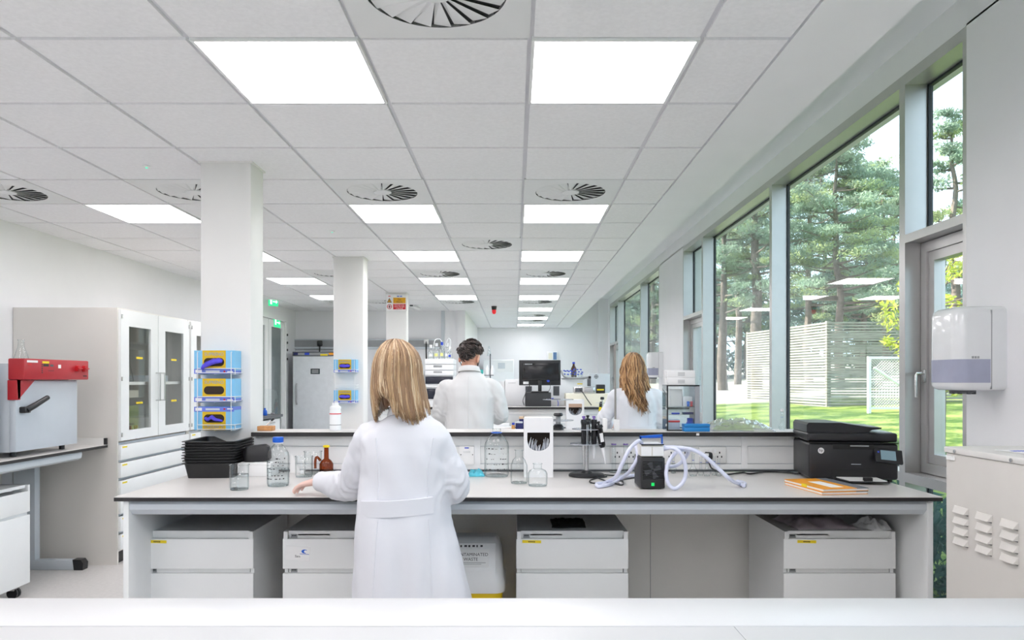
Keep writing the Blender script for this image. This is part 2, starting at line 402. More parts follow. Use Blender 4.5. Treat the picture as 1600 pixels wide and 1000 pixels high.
def leafmat(name, c, var=.45):
    m = mat(name, c, .7, var=var, scale=1.4); N = m.node_tree.nodes; L = m.node_tree.links; b = N['Principled BSDF']
    tl = N.new('ShaderNodeBsdfTranslucent'); L.new(N['Color Ramp'].outputs[0], tl.inputs['Color']); mx = N.new('ShaderNodeMixShader'); mx.inputs[0].default_value = .45
    L.new(b.outputs[0], mx.inputs[1]); L.new(tl.outputs[0], mx.inputs[2]); L.new(mx.outputs[0], N['Material Output'].inputs['Surface'])
    return m
NEED = leafmat('pine needles', (.25, .34, .25)); NEED3 = leafmat('painted sunlit needles', (.34, .41, .20)); NEED2 = leafmat('dark needles', (.17, .26, .225)); LEAF = leafmat('sunlit leaves', (.42,.48,.07)); IVY = leafmat('ivy leaves', (.035, .10, .085))  # NEED3 paints sunlit patches into the colour of random clumps
def quads(name, C, U, V, m, parent=None, alt=None):
    """many small leaf blades: centres C with half-axes U, V (n x 3 arrays)"""
    n = len(C); P = np.empty((n, 4, 3)); P[:, 0] = C - U; P[:, 1] = C - V; P[:, 2] = C + U; P[:, 3] = C + V
    me = bpy.data.meshes.new(name); me.vertices.add(n * 4); me.vertices.foreach_set('co', P.reshape(-1).astype(np.float32))
    me.loops.add(n * 4); me.loops.foreach_set('vertex_index', np.arange(n * 4, dtype=np.int32))
    me.polygons.add(n); me.polygons.foreach_set('loop_start', np.arange(0, n * 4, 4, dtype=np.int32)); me.polygons.foreach_set('loop_total', np.full(n, 4, np.int32))
    me.materials.append(m)
    if alt:
        me.materials.append(alt[0]); k = alt[1]; me.polygons.foreach_set('material_index', np.repeat((rng.random(n // k + 1) < alt[2]).astype(np.int32), k)[:n])
    me.update(calc_edges=True); me.validate()
    o = bpy.data.objects.new(name, me); COL.objects.link(o)
    if parent: o.parent = parent
    return o
rng = np.random.default_rng(3)
def clump_quads(centres, rad, n, size, flat=.45):
    C = []; 
    for c, r in zip(centres, rad):
        d = rng.normal(size=(n, 3)); d /= np.linalg.norm(d, axis=1)[:, None]
        C.append(np.array(c) + d * (r * rng.random((n, 1)) ** .45) * np.array([1, 1, flat]))
    C = np.concatenate(C); k = len(C)
    U = rng.normal(size=(k, 3)); U /= np.linalg.norm(U, axis=1)[:, None]
    V = np.cross(U, rng.normal(size=(k, 3))); V /= np.linalg.norm(V, axis=1)[:, None]
    s = size * (.6 + .8 * rng.random((k, 1)))
    return C, U * s, V * s * .28
def pine(px, Y, ytop, label, spread=2.6, lo=.35, nb=46, nq=130, needle=NEED, thick=.2, size=.08, seed=0):
    rs = random.Random(seed); x = gx(px, Y); z0 = terrain(x, Y) - .1; h = gz(ytop, Y) - z0
    t = thing('pine_tree', label, 'tree', (x, Y, z0), 0, 'trees beyond the lawn')
    lean = rs.uniform(-.03, .03); tr = MB()
    P = [(lean * h * (i / 8) ** 2 + rs.uniform(-.08, .08), rs.uniform(-.08, .08), h * i / 8.3) for i in range(9)]
    P = smoothpath(P, 3); tr.tube(P, [thick * (1 - .82 * i / (len(P) - 1)) for i in range(len(P))], BARK, 9)
    cen = []; rad = []
    for b in range(nb):
        f = lo + (1 - lo) * (b + rs.random()) / nb; a = rs.uniform(0, 2 * pi); z = h * f
        L = spread * (1.05 - .75 * ((f - lo) / (1 - lo)) ** 1.3) * rs.uniform(.55, 1.1); rise = L * rs.uniform(-.1, .3)
        i = min(len(P) - 1, int(f / 1.0 * (len(P) - 1))); base = Vector((P[i].x, P[i].y, z - .1)); tip = base + Vector((L * cos(a), L * sin(a), rise))
        mid = (base + tip) / 2 + Vector((0, 0, -.06 * L)); tr.tube([base, mid, tip], [.035 + .012 * L, .03, .012], BARK, 5)
        for q in (.55, .8, 1.0):
            c = base.lerp(tip, q) + Vector((rs.uniform(-.25, .25), rs.uniform(-.25, .25), rs.uniform(0, .2))); cen.append(c[:]); rad.append(rs.uniform(.35, .75) * (spread / 2.6) ** .5)
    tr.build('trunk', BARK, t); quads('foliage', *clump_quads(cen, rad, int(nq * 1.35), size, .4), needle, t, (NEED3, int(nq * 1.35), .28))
    return t
pine(1312, 30, 196, 'tall blue-green pine rising above the timber enclosure', 2.9, .30, 56, 150, seed=1)
pine(1262, 36, 150, 'tall dark pine just right of the middle window post', 3.0, .28, 48, 120, NEED2, seed=2)
pine(1385, 34, 262, 'pine with open branches at the right of the large window', 2.6, .25, 46, 110, seed=3)
pine(1183, 32, 190, 'pine with thick bare trunk behind the second large window', 2.4, .42, 40, 130, thick=.30, seed=4)
pine(1152, 38, 170, 'slim pine left of the thick trunk behind the second window', 2.6, .38, 44, 120, NEED2, thick=.2, seed=5)
pine(1128, 33, 250, 'pine at the left edge of the second large window', 2.0, .34, 40, 110, thick=.24, seed=6)
pine(1492, 24, 175, 'pine branches against the sky in the small upper window', 1.15, .40, 22, 110, seed=7)
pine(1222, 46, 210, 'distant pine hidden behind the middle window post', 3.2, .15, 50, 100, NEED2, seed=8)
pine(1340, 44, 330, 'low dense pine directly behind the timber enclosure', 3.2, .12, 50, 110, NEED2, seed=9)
pine(1420, 42, 400, 'low pine behind the right window post', 3.0, .15, 46, 110, NEED, seed=10)
pine(1100, 44, 240, 'pine behind the narrow far window', 3.2, .15, 50, 90, NEED, seed=11)
pine(1020, 46, 300, 'pale green tree in the right pane of the far windows', 3.4, .08, 56, 90, NEED, seed=12)
pine(984, 52, 330, 'pale green tree in the left pane of the far windows', 3.6, .08, 56, 90, NEED, seed=13)
pine(1290, 42, 225, 'dark pine in the back row left of the tallest pine', 3.2, .2, 50, 110, NEED2, seed=14)
pine(1352, 40, 255, 'pale pine in the back row right of the tallest pine', 3.0, .2, 50, 110, NEED, seed=15)
pine(1400, 46, 290, 'dark pine in the back row beside the right window post', 3.2, .2, 50, 110, NEED2, seed=16)
pine(1168, 45, 250, 'back-row pine between the two trunks of the second window', 3.2, .2, 50, 110, NEED2, seed=17)
# undergrowth under the pines: nobody could count its bushes
cen, rad = [], []
for i in range(210):
    px_ = rng.uniform(950, 1600); Y = rng.uniform(47, 56); x = gx(px_, Y); cen.append((x, Y, terrain(x, Y) + rng.uniform(.2, 6.5))); rad.append(rng.uniform(.9, 1.7))
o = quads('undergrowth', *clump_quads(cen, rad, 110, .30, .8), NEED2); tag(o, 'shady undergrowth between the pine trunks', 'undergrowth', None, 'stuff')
# sunlit leafy tree near the small window
def leafy():
    Y = 11.5; x = gx(1472, Y); z0 = terrain(x, Y) - .1
    t = thing('leafy_tree', 'yellow-green leafy young tree seen beside the opening window', 'tree', (x, Y, z0)); rs = random.Random(5); tr = MB(); cen = []; rad = []
    tr.tube([(0, 0, 0), (.03, 0, 1.2), (0, .05, 2.4), (.05, 0, 3.0)], [.05, .04, .03, .015], BARK, 7)
    for b in range(44):
        a = rs.uniform(0, 2 * pi); z = rs.uniform(1.0, 3.2); L = rs.uniform(.3, .95); tip = (L * cos(a), L * sin(a), z + rs.uniform(-.1, .25)); tr.tube([(0, 0, z - .1), tip], [.012, .005], BARK, 5); cen.append(tip); rad.append(rs.uniform(.12, .25))
    tr.build('trunk', BARK, t); quads('foliage', *clump_quads(cen, rad, 55, .06, .8), LEAF, t)
leafy()
cen, rad = [], []
for i in range(70):
    x = rng.uniform(2.72, 2.95); Y = rng.uniform(3.3, 8.5); cen.append((x, Y, rng.uniform(.05, .62))); rad.append(.2)
o = quads('ivy', *clump_quads(cen, rad, 70, .055, .9), IVY); tag(o, 'dark glossy ivy growing low outside the glazing', 'ivy', None, 'stuff')
# timber enclosure
WOOD = mat('weathered pale timber', (.25, .24, .195), .75, var=.25, scale=3, stretch=(1, 1, 8))
t = thing('timber_enclosure', 'slatted timber enclosure on the grass outside', 'enclosure', (8.96, 20.8, 0))
ztop = 3.08; zb = .35
def slats(name, A, Bp, n=33):
    m = MB(); A = Vector(A); Bp = Vector(Bp); d = (Bp - A).normalized(); nv = Vector((-d.y, d.x, 0)) * .02; st = (ztop - zb) / n
    for k in range(n):
        z = zb + k * st; m.ring_loft([[A + nv + Vector((0, 0, z)), A - nv + Vector((0, 0, z)), A - nv + Vector((0, 0, z + st * .62)), A + nv + Vector((0, 0, z + st * .62))],
                                       [Bp + nv + Vector((0, 0, z)), Bp - nv + Vector((0, 0, z)), Bp - nv + Vector((0, 0, z + st * .62)), Bp + nv + Vector((0, 0, z + st * .62))]], WOOD)
    return m.build(name, WOOD, t, smooth=False)
slats('side_slats', (0, 0, 0), (-.72, 5.0, 0)); slats('front_slats', (0, 0, 0), (4.6, -.25, 0))
slats('rear_slats', (-.72, 5.0, 0), (4.0, 4.8, 0))
for x, y in ((.05, .06), (-.66, 4.95), (2.2, -.05), (4.55, -.18)): B((x - .06, y - .04, zb - .3), (x + .06, y + .08, ztop), WOOD).build('post', WOOD, t)
# mesh fence beside it
WPAINT = mat('white painted steel', (.8, .8, .78), .5)
x0 = gx(1358, 18); t = thing('mesh_fence', 'white framed wire mesh fence in front of the enclosure', 'fence', (x0, 18, terrain(x0, 18) - .1)); zt = gz(557, 18) - t.location.z
m = MB()
for x in (0, 1.6): m.box((x - .035, -.035, 0), (x + .035, .035, zt))
m.box((0, -.025, zt - .06), (1.6, .025, zt)); m.box((0, -.02, .12), (1.6, .02, .17)); m.tube([(.12, 0, zt - .28), (1.55, 0, .2)], .035, None, 6)
m.mats = [WPAINT]; m.build('frame', WPAINT, t)
m = MB()
for k in range(-12, 28):
    for s_ in (1, -1):
        a = k * .07; P = [(a, 0, .15), (a + s_ * (zt - .2), 0, zt - .05)]
        (xa, _, za), (xb, _, zb_) = P
        f = lambda x: za + (x - xa) / (xb - xa) * (zb_ - za)
        lo_, hi_ = max(0, min(xa, xb)), min(1.6, max(xa, xb))
        if hi_ - lo_ > .03: m.tube([(lo_, 0, f(lo_)), (hi_, 0, f(hi_))], .004, None, 3, False)
m.build('wire_mesh', WPAINT, t)
# ================================================================ benches
BT = .92
def lab_bench(loc, rotz, label, visible=True):
    t = thing('lab_bench', label, 'lab bench', loc, rotz)
    W, Dp = 3.51, .824; h = W / 2
    m = MB(); m.box((-h, 0, BT - .003), (h, Dp, BT), TOPM); m.box((-h, 0, BT - .019), (h, Dp, BT - .003), BLACK)
    m.build('worktop', TOPM, t, smooth=False)
    m = MB(); m.prism([(.03, .898), (.022, .885), (.022, .862), (.045, .838), (.07, .838), (.07, .898)], 'x', -h + .055, h - .055)
    m.build('apron_rail', LGREY, t, ang=20)
    for s_ in (-1, 1):
        x = s_ * (h - .043); B((x - .012, .015, 0), (x + .012, Dp - .01, BT - .02), WHITE, .002).build('end_panel', WHITE, t)
    m = MB(); m.box((-h + .06, Dp - .06, .06), (h - .06, Dp - .04, BT - .02), GREYW)
    b = m.build('back_panel', GREYW, t, smooth=False)
    m = MB()
    for x in (-.40, .66): m.box((x - .0015, Dp - .0615, .06), (x + .0015, Dp - .06, BT - .02), MGREY)
    m.box((-h + .06, Dp - .0615, .735), (h - .06, Dp - .06, .738), MGREY)
    for x in (.648, .672): m.cyl((x, Dp - .062, .785), (x, Dp - .06, .785), .006, None, INK, 10)
    m.mats[0] = MGREY; m.build('panel_joint', MGREY, b, smooth=False)
    return t
BX = .058
lab_bench((BX, 3.076, 0), 0, 'white island bench with black edged worktop in front of the blonde woman')
BENCH2Y = 6.52
lab_bench((BX, BENCH2Y, 0), 0, 'second bench, mostly hidden behind the service spine, with the monitor ledge')
lab_bench((BX, BENCH2Y + .824 * 2 + .125, 0), pi, 'far side of the second bench carrying the white instruments')
# ---- service spine with ledge and sockets
SOCK = mat('socket plastic', (.80, .80, .79), .35, var=.01)
def socket(parent, x, z, y, w=.148, h=.088, double=True, kind='socket'):
    o = MB().box((x - w / 2, y - .011, z - h / 2), (x + w / 2, y, z + h / 2), None, .004).build(kind, SOCK, parent)
    m = MB()
    for dx in ((-w * .25, w * .25) if double else (0,)):
        for a, b in ((0, .014), (-.011, -.008), (.011, -.008)): m.box((x + dx + a - .003, y - .0125, z + b - .006), (x + dx + a + .003, y - .011, z + b + .004))
    m.build('pin_hole', INK, o, smooth=False)
    m = MB()
    for dx in (-w * .08, w * .08): m.box((x + dx - .006, y - .014, z + .012), (x + dx + .006, y - .011, z + .032))
    m.build('rocker_switch', WPLAST, o, smooth=False)
    return o
def spine(loc, label, x0=-1.40, x1=1.80, sockets=()):
    t = thing('service_spine', label, 'service spine', loc)
    m = MB()
    for za, zb, y in ((BT, .935, .012), (.935, .962, .0), (.966, 1.056, .004), (1.060, 1.112, 0.0)):
        m.box((x0, y, za), (x1, .12, zb), DGREY if za == BT else WHITE)
    m.box((x0 + .001, .01, .93), (x1 - .001, .119, 1.1), LGREY)
    m.build('trunking', WHITE, t, smooth=False)
    for x in (1.235, -.2): B((x - .016, -.003, .937), (x + .016, .0, 1.111), WPLAST).build('joint_cover', WPLAST, t)
    m = MB(); m.box((x0 + .01, -.045, 1.1355), (x1 - .01, .18, 1.138), TOPM); m.box((x0, -.047, 1.114), (x1, .182, 1.1355), BLACK)
    m.build('ledge', TOPM, t, smooth=False)
    for x, w_ in sockets: socket(t, x, 1.011, .004, w_)
    return t
SY = 3.905
sock = [(gx(1059, SY), .148), (gx(1113, SY), .148), (gx(975, SY), .148), (gx(620, SY), .148)]
sp = spine((0, SY, 0), 'white service spine with black edged ledge along the front bench', sockets=sock)
o = B((gx(718, SY), -.012, gz(725, SY)), (gx(741, SY), .0, gz(697, SY)), PAPER).build('notice_card', PAPER, sp)
m = MB(); xa, xb = gx(718, SY), gx(741, SY); zt = gz(697, SY)
m.box((xa + .028, -.0125, zt - .012), (xb - .028, -.012, zt - .006), BLUEI)
for k in range(3): m.box((xa + .02, -.0125, zt - .028 - k * .003), (xb - .02, -.012, zt - .0275 - k * .003), MGREY)
for x in (xa + .008, xb - .008): m.cyl((x, -.0125, zt - .045), (x, -.012, zt - .045), .003, None, INK, 8)
m.build('printed_lines', BLUEI, o, smooth=False)
B((gx(1089, SY) - .01, -.001, 1.14 - .023), (gx(1089, SY) + .01, .0, 1.13), PAPER)
S2Y = BENCH2Y + .824
sp2 = spine((0, S2Y, 0), 'second service spine with ledge under the computer monitor', sockets=[(gx(700, S2Y), .148), (gx(925, S2Y), .148)])
B((-.3, .18, 1.116), (1.0, .34, 1.136), BLACK).build('ledge_extension', BLACK, sp2, smooth=False)
# ---- near bench in front of the camera
t = thing('lab_bench', 'plain white bench top across the bottom of the photo', 'lab bench', (-.2, 0, 0))
WTOP = mat('white bench top', (.64, .64, .645), .35, var=.01, scale=4)
MB().box((-1.75, .62, .893), (1.64, 1.466, .92), WTOP, .0015).build('worktop', WTOP, t)
MB().box((-1.75, 1.470, .893), (1.64, 1.654, .921), WTOP, .0015).build('rear_strip', WTOP, t)
B((.642, .62, .9195), (.6435, 1.466, .9204), MGREY).build('joint', MGREY, t, smooth=False)
for x in (-1.6, 1.5): B((x - .012, .66, 0), (x + .012, 1.6, .893), WHITE).build('end_panel', WHITE, t)
B((-1.58, 1.5, .08), (1.48, 1.52, .88), WHITE).build('back_panel', WHITE, t)
# ---- pedestals under the front bench
def tape(parent, x, y, z, w_=.05, h_=.009, rot=0.0, name='label_tape'):
    m = MB(); m.box((-w_ / 2, -.0008, -h_ / 2), (w_ / 2, 0, h_ / 2), YEL)
    for k in range(5): m.box((-w_ * .18 + k * w_ * .075, -.0012, -h_ * .22), (-w_ * .18 + k * w_ * .075 + w_ * .05, -.0007, h_ * .22), INK)
    return m.build(name, YEL, parent, smooth=False, loc=(x, y, z), rot=(0, rot, 0))
def pedestal(x0, y, label, w_=.5, tag_=True, tape_at=.06, asset=(1, 1)):
    t = thing('drawer_pedestal', label, 'drawer pedestal', (x0, y, 0), 0, 'white drawer pedestals under the front bench')
    dp = .50; H = .73
    m = MB(); m.box((0, .018, .09), (.016, dp, H - .02)); m.box((w_ - .016, .018, .09), (w_, dp, H - .02)); m.box((0, .018, H - .02), (w_, dp, H)); m.box((0, .018, .07), (w_, dp, .09)); m.box((.016, dp - .015, .09), (w_ - .016, dp, H - .02))
    m.box((0, .0, H - .035), (.018, .02, H)); m.box((w_ - .018, 0, H - .035), (w_, .02, H)); m.mats = [WHITE]
    m.build('carcass', WHITE, t, smooth=False)
    for n_, (za, zb) in enumerate(((.562, .697), (.085, .541))):
        d = MB().box((-.004, 0, za), (w_ + .002, .018, zb), WHITE, .002)
        d.box((.02, .019, zb), (w_ - .02, .05, zb + (.022 if n_ == 0 else .0195)), WHITE)
        d = d.build('drawer', WHITE, t)
        if asset[n_]:
            m = MB(); m.box((.028, .0175, zb + .001), (.057, .0188, zb + .019), MGREY)
            for k in range(3): m.box((.033 + k * .007, .017, zb + .009), (.038 + k * .007, .0176, zb + .015), INK)
            m.box((.06, .018, zb), (.205, .0188, zb + .019), PAPER)
            m.build('asset_tag', PAPER, d, smooth=False)
        if n_ == 0 and tape_at is not None: tape(d, tape_at, -.0001, .685, .085, .013, .02)
    for x in (.05, w_ - .05):
        for yy in (.06, dp - .06):
            c = MB(); c.cyl((x - .011, yy, .03), (x + .011, yy, .03), .03, None, BLKP, 16); c.box((x - .016, yy - .02, .03), (x + .016, yy + .02, .07), STEEL); c.build('castor', BLKP, t)
    return t
PY = 3.28
p1 = pedestal(gx(222, PY), PY, 'drawer pedestal at the left end under the front bench', tape_at=.068, asset=(0, 1))
p2 = pedestal(gx(443, PY), PY, 'drawer pedestal with the name card, partly hidden by the blonde woman', tape_at=None)
p3 = pedestal(gx(808, PY), PY, 'drawer pedestal in the middle with black cloth on top', tape_at=.066, asset=(1, 0))
p4 = pedestal(gx(1226, PY), PY, 'drawer pedestal at the right end under the bench beside the windows', tape_at=.10)
d = [c for c in p2.children if c.name.startswith('drawer')][0]
card = MB().box((0, -.0015, 0), (.11, 0, .062), PAPER).build('name_card', PAPER, d, smooth=False, loc=(.008, -.0002, .605), rot=(0, radians(4), 0))
text('Sam', .015, INK, card, (.055, -.0018, .018))
m = MB(); ring = []
for j in range(15):
    a = radians(40 + 260 * j / 14); r0 = .011 - .005 * sin(pi * j / 14)
    ring.append([(.085 + .012 * cos(a) * 1.2, -.0017, .042 + .009 * sin(a)), (.085 + r0 * .75 * cos(a) + .002, -.0017, .042 + r0 * .65 * sin(a))])
R_ = [[m.bm.verts.new(p) for p in r] for r in ring]
for A, Bq in zip(R_, R_[1:]): m.bm.faces.new((A[0], A[1], Bq[1], Bq[0]))
m.mats = [BLUECAP]; m.box((.064, -.0017, .029), (.106, -.0016, .031), BLUEI); m.build('swirl_logo', BLUECAP, card, smooth=False)
# black cloth and grey bag on the pedestals
def crumple(name, m_, w_, d_, h_, seed, label, cat, loc, rotz=0, nx=26, ny=18, amp=1.0, thick=.004):
    mb = MB(); V = []
    for top in (1, 0):
        g = []
        for i in range(nx + 1):
            r = []
            for j in range(ny + 1):
                u, v = i / nx * 2 - 1, j / ny * 2 - 1
                ang = math.atan2(v, u); edge = 1 + .16 * noise.noise((cos(ang) * 1.3 + seed, sin(ang) * 1.3, 1))
                prof = max(0, 1 - max(abs(u), abs(v)) ** 3)
                z = (h_ * prof * (.65 + .55 * noise.noise((u * 2.2 + seed, v * 2.2, seed))) + .012 * amp * noise.noise((u * 7, v * 7, seed)) * prof + .008 * (amp - 1) * noise.noise((u * 17, v * 13, seed + 4)) * prof + thick) if top else 0
                r.append(mb.bm.verts.new((u * w_ / 2 * edge, v * d_ / 2 * edge, max(z, thick if top else 0))))
            g.append(r)
        V.append(g)
    for k, g in enumerate(V):
        for i in range(nx):
            for j in range(ny):
                q = (g[i][j], g[i + 1][j], g[i + 1][j + 1], g[i][j + 1]); mb.bm.faces.new(q if k == 0 else q[::-1])
    A, Bq = V
    rim = [(i, 0) for i in range(nx)] + [(nx, j) for j in range(ny)] + [(i, ny) for i in range(nx, 0, -1)] + [(0, j) for j in range(ny, 0, -1)]
    for (a, b), (c, d2) in zip(rim, rim[1:] + rim[:1]): mb.bm.faces.new((A[a][b], Bq[a][b], Bq[c][d2], A[c][d2]))
    o = mb.build(name, m_, smooth=True, ang=80, loc=loc, rot=(0, 0, rotz)); return tag(o, label, cat)
CLOTH = mat('black cloth', (.01, .01, .011), .9)
crumple('folded_cloth', CLOTH, .16, .2, .02, 3, 'small black cloth lying on the middle drawer pedestal', 'cloth', (gx(886, 3.5), 3.46, .7305))
GBAG = mat('grey plastic bag', (.36, .31, .34), .3, var=.3, scale=9)
crumple('plastic_bag', GBAG, .28, .26, .07, 8, 'crumpled grey plastic bag on the right drawer pedestal', 'bag', (1.42, 3.46, .7305), .1)
crumple('paper_packet', mat('white sheet plastic', (.78, .79, .8), .3), .10, .14, .055, 12, 'crumpled white packet beside the grey plastic bag', 'packet', (1.652, 3.37, .7305), .4)
# ---- swing-top waste bin
t = thing('waste_bin', 'swing-top bin with white lid and yellow body under the bench', 'bin', (-.205, 3.50, 0))
YB_ = mat('yellow bin plastic', srgb(240, 205, 20), .4)
def rr(wx, wy, z, r=.05, cx_=0, cyy=0): return [(cx_ + x, cyy + y, z) for x, y in rrect(-wx, wx, -wy, wy, r)]
m = MB(); m.ring_loft([rr(.13, .11, 0), rr(.148, .13, .40), rr(.148, .13, .445)], YB_); m.build('body', YB_, t)
m = MB(); m.ring_loft([rr(.16, .145, .428), rr(.163, .148, .44), rr(.160, .145, .475), rr(.152, .135, .50), rr(.143, .105, .60, .05, 0, .02), rr(.128, .075, .645, .04, 0, .03), rr(.115, .055, .66, .035, 0, .035)], WPLAST); lid = m.build('lid', WPLAST, t)
fl = MB(); fl.box((-.118, -.006, -.075), (.118, .004, .085), None, .004); fl.mats = [WPLAST]
fo = fl.build('swing_flap', WPLAST, t, loc=(0, -.098, .565), rot=(radians(-24), 0, 0))
lab = B((-.085, -.0075, -.03), (.085, -.006, .055), PAPER).build('paper_label', PAPER, fo, smooth=False)
text('CONTAMINATED', .0205, INK, lab, (0, -.0078, .030)); text('WASTE', .0205, INK, lab, (0, -.0078, .008))
m = MB(); m.box((-.07, -.0078, -.008), (.07, -.0075, -.0065), INK); m.box((-.07, -.0078, -.015), (.05, -.0075, -.0138), INK); m.build('rule_line', INK, lab, smooth=False)
m = MB()
for k, wd in enumerate((9, 7, 11, 8, 10, 6, 9)): m.box((-.07 + k * .019, -.0065, .066 - .001 * (k % 2)), (-.07 + k * .019 + .0012 * wd, -.006, .075)); 
m.mats = [INK]; m.build('worn_lettering', INK, fo, smooth=False)

# ================================================================ left side
# ---- tall glass-front cabinets (face +x)
CF = -3.03
def tall_cabinet(y0, label, nd=6):
    t = thing('glass_front_cabinet', label, 'cabinet', (CF, y0, 0), 0, 'tall glass-front cabinets along the left wall')
    W, Dp, H = 1.19, .795, 1.965; th = .018
    m = MB(); m.box((-Dp, 0, 0), (0, th, H)); m.box((-Dp, W - th, 0), (0, W, H)); m.box((-Dp, th, H - th), (0, W - th, H)); m.box((-Dp, th, .09), (-.02, W - th, .11)); m.box((-Dp, th, .90), (-.02, W - th, .925)); m.box((-Dp, th, .11), (-Dp + .01, W - th, H - th))
    m.mats = [BEIGE]; m.build('carcass', BEIGE, t, smooth=False)
    B((-Dp + .05, .019, 0), (-.03, W - .019, .09), BLACK).build('plinth', BLACK, t, smooth=False)
    sh = B((-Dp + .02, th, 1.372), (-.03, W - th, 1.396), GREYW).build('shelf', GREYW, t, smooth=False)
    zd0, zd1 = .945, H - .012
    for n_ in (0, 1):
        a = .012 + n_ * (W / 2 - .006); b = a + W / 2 - .016
        d = MB(); f = .118; x0, x1 = .001, .021
        wz0, wz1 = 1.02, 1.83
        d.box((x0, a, zd0), (x1, a + f, zd1)); d.box((x0, b - f, zd0), (x1, b, zd1)); d.box((x0, a + f, zd0), (x1, b - f, wz0)); d.box((x0, a + f, wz1), (x1, b - f, zd1)); d.mats = [WHITE]
        d = d.build('door', WHITE, t, smooth=False)
        B((.008, a + f - .004, wz0 - .004), (.013, b - f + .004, wz1 + .004), PANE).build('pane', PANE, d, smooth=False)
        yh = b - .035 if n_ == 0 else a + .035
        hp = smoothpath([(.021, yh, 1.24), (.05, yh, 1.243), (.055, yh, 1.255), (.055, yh, 1.455), (.05, yh, 1.467), (.021, yh, 1.47)], 4)
        MB().tube(hp, .006, None, 8).build('handle', STEEL, d)
        m = MB(); ye = a + .004 if n_ == 0 else b - .016
        for z in (.99, 1.42, 1.90): m.box((.0205, ye, z - .016), (.026, ye + .016, z + .016))
        m.build('hinge', STEEL, d, smooth=False)
        for z in (1.58, 1.22): m = MB(); m.box((.0135, (a + b) / 2 - .05, z), (.0142, (a + b) / 2 + .05, z + .016), YEL); m.build('label_tape', YEL, d, smooth=False)
    hgt = (.93 - .11) / nd
    for k in range(nd):
        za = .11 + k * hgt; d = MB().box((.001, .012, za + .004), (.02, W - .012, za + hgt - .018), WHITE, .002).box((-.03, .02, za + hgt - .018), (-.012, W - .02, za + hgt - .001), LGREY).build('drawer', WHITE, t)
        m = MB(); m.box((.0202, .035, za + hgt - .042), (.0208, .105, za + hgt - .030), YEL); m.build('label_tape', YEL, d, smooth=False)
    return t
tall_cabinet(5.54, 'tall white cabinet with two glazed doors beside the left bench')
tall_cabinet(6.745, 'second tall cabinet, mostly hidden behind the nearest column')
# ---- left bench along the wall
LX = -3.10
t = thing('side_bench', 'white wall bench with black edge carrying the red incubator', 'lab bench', (0, 0, 0))
m = MB(); m.box((XL + .001, 1.9, BT - .003), (LX, 5.535, BT), TOPM); m.box((XL + .001, 1.9, BT - .022), (LX, 5.535, BT - .003), BLACK); m.build('worktop', TOPM, t, smooth=False)
m = MB(); m.box((XL + .001, 5.515, BT), (LX - .02, 5.533, BT + .05), GREYW); m.box((LX - .02, 5.515, BT), (LX, 5.533, BT + .05), BLACK); m.build('upstand', GREYW, t, smooth=False)
m = MB(); m.prism([(LX - .10, .898), (LX - .03, .898), (LX - .025, .88), (LX - .03, .85), (LX - .055, .835), (LX - .10, .835)], 'y', 1.95, 5.25); m.build('apron_rail', LGREY, t)
for yl in (2.2, 5.42):
    m = MB(); m.box((-3.72, yl - .03, .0), (-3.24, yl + .03, .075), LGREY, .006); m.box((-3.72, yl - .03, .07), (-3.56, yl + .03, .895), LGREY, .004); l = m.build('leg_frame', LGREY, t)
    m = MB(); m.prism([(-3.27, -.001), (-3.205, .0), (-3.20, .05), (-3.22, .078), (-3.28, .078)], 'y', yl - .032, yl + .032); m.build('foot_cap', BLKP, l)
B((XL + .001, 2.0, .2), (XL + .02, 5.4, .88), GREYW).build('back_panel', GREYW, t)
# pedestal under the left bench (faces +x)
t = thing('drawer_pedestal', 'mobile drawer pedestal under the left wall bench', 'drawer pedestal', (-3.17, 4.75, 0), pi / 2)
t.location = (-3.17, 4.25, 0)
w_, dp, H = .5, .5, .73
m = MB(); m.box((0, .018, .09), (w_, dp, H - .05)); m.box((0, .018, H - .02), (w_, dp, H)); m.box((0, .0, .69), (.018, dp, H)); m.box((w_ - .018, 0, .69), (w_, dp, H)); m.mats = [WHITE]; m.build('carcass', WHITE, t, smooth=False)
for za, zb in ((.555, .69), (.09, .535)): MB().box((0, -.002, za), (w_, .018, zb), WHITE, .002).build('drawer', WHITE, t)
for x in (.05, w_ - .05):
    for yy in (.07, dp - .06):
        c = MB(); c.cyl((x - .02, yy, .035), (x - .005, yy, .035), .035, None, BLKP, 16); c.cyl((x + .005, yy, .035), (x + .02, yy, .035), .035, None, BLKP, 16); c.box((x - .022, yy - .02, .05), (x + .022, yy + .03, .09), CHROME, .006); c.build('castor', BLKP, t)
# ---- incubator
RED = mat('red enamel', srgb(178, 38, 48), .35, var=.02); REDD = mat('red knob plastic', srgb(190, 25, 35), .3)
DOORG = mat('pale blue grey enamel', srgb(196, 203, 211), .35, var=.012)
IX = -3.15
t = thing('incubator', 'small laboratory incubator with red control panel and grey door', 'incubator', (IX, 4.59, BT + .002))
MB().box((-.48, .006, .03), (-.045, .62, .596), None, .006).build('body', LGREY, t)
MB().box((-.045, 0, .034), (0, .645, .488), None, .006).build('door', DOORG, t)
m = MB(); m.box((-.05, -.004, .492), (.055, .69, .628), None, .008); m.mats = [RED]; pn = m.build('control_panel', RED, t)
m = MB(); m.prism([(-.01, .49), (.0, .365), (.16, .49)], 'x', -.002, .014, RED); m.prism([(-.012, .365), (.02, .365), (.02, .49), (-.012, .49)], 'x', -.046, .014); m.mats = [RED]; m.build('corner_bracket', RED, t)
m = MB(); m.tube([(.03, .055, .30), (.05, .10, .325), (.052, .23, .375)], [.02, .019, .016], None, 10); m.box((-.002, .03, .28), (.04, .085, .32), None, .006); m.build('door_handle', BLKP, t)
X_ = .0555
m = MB()
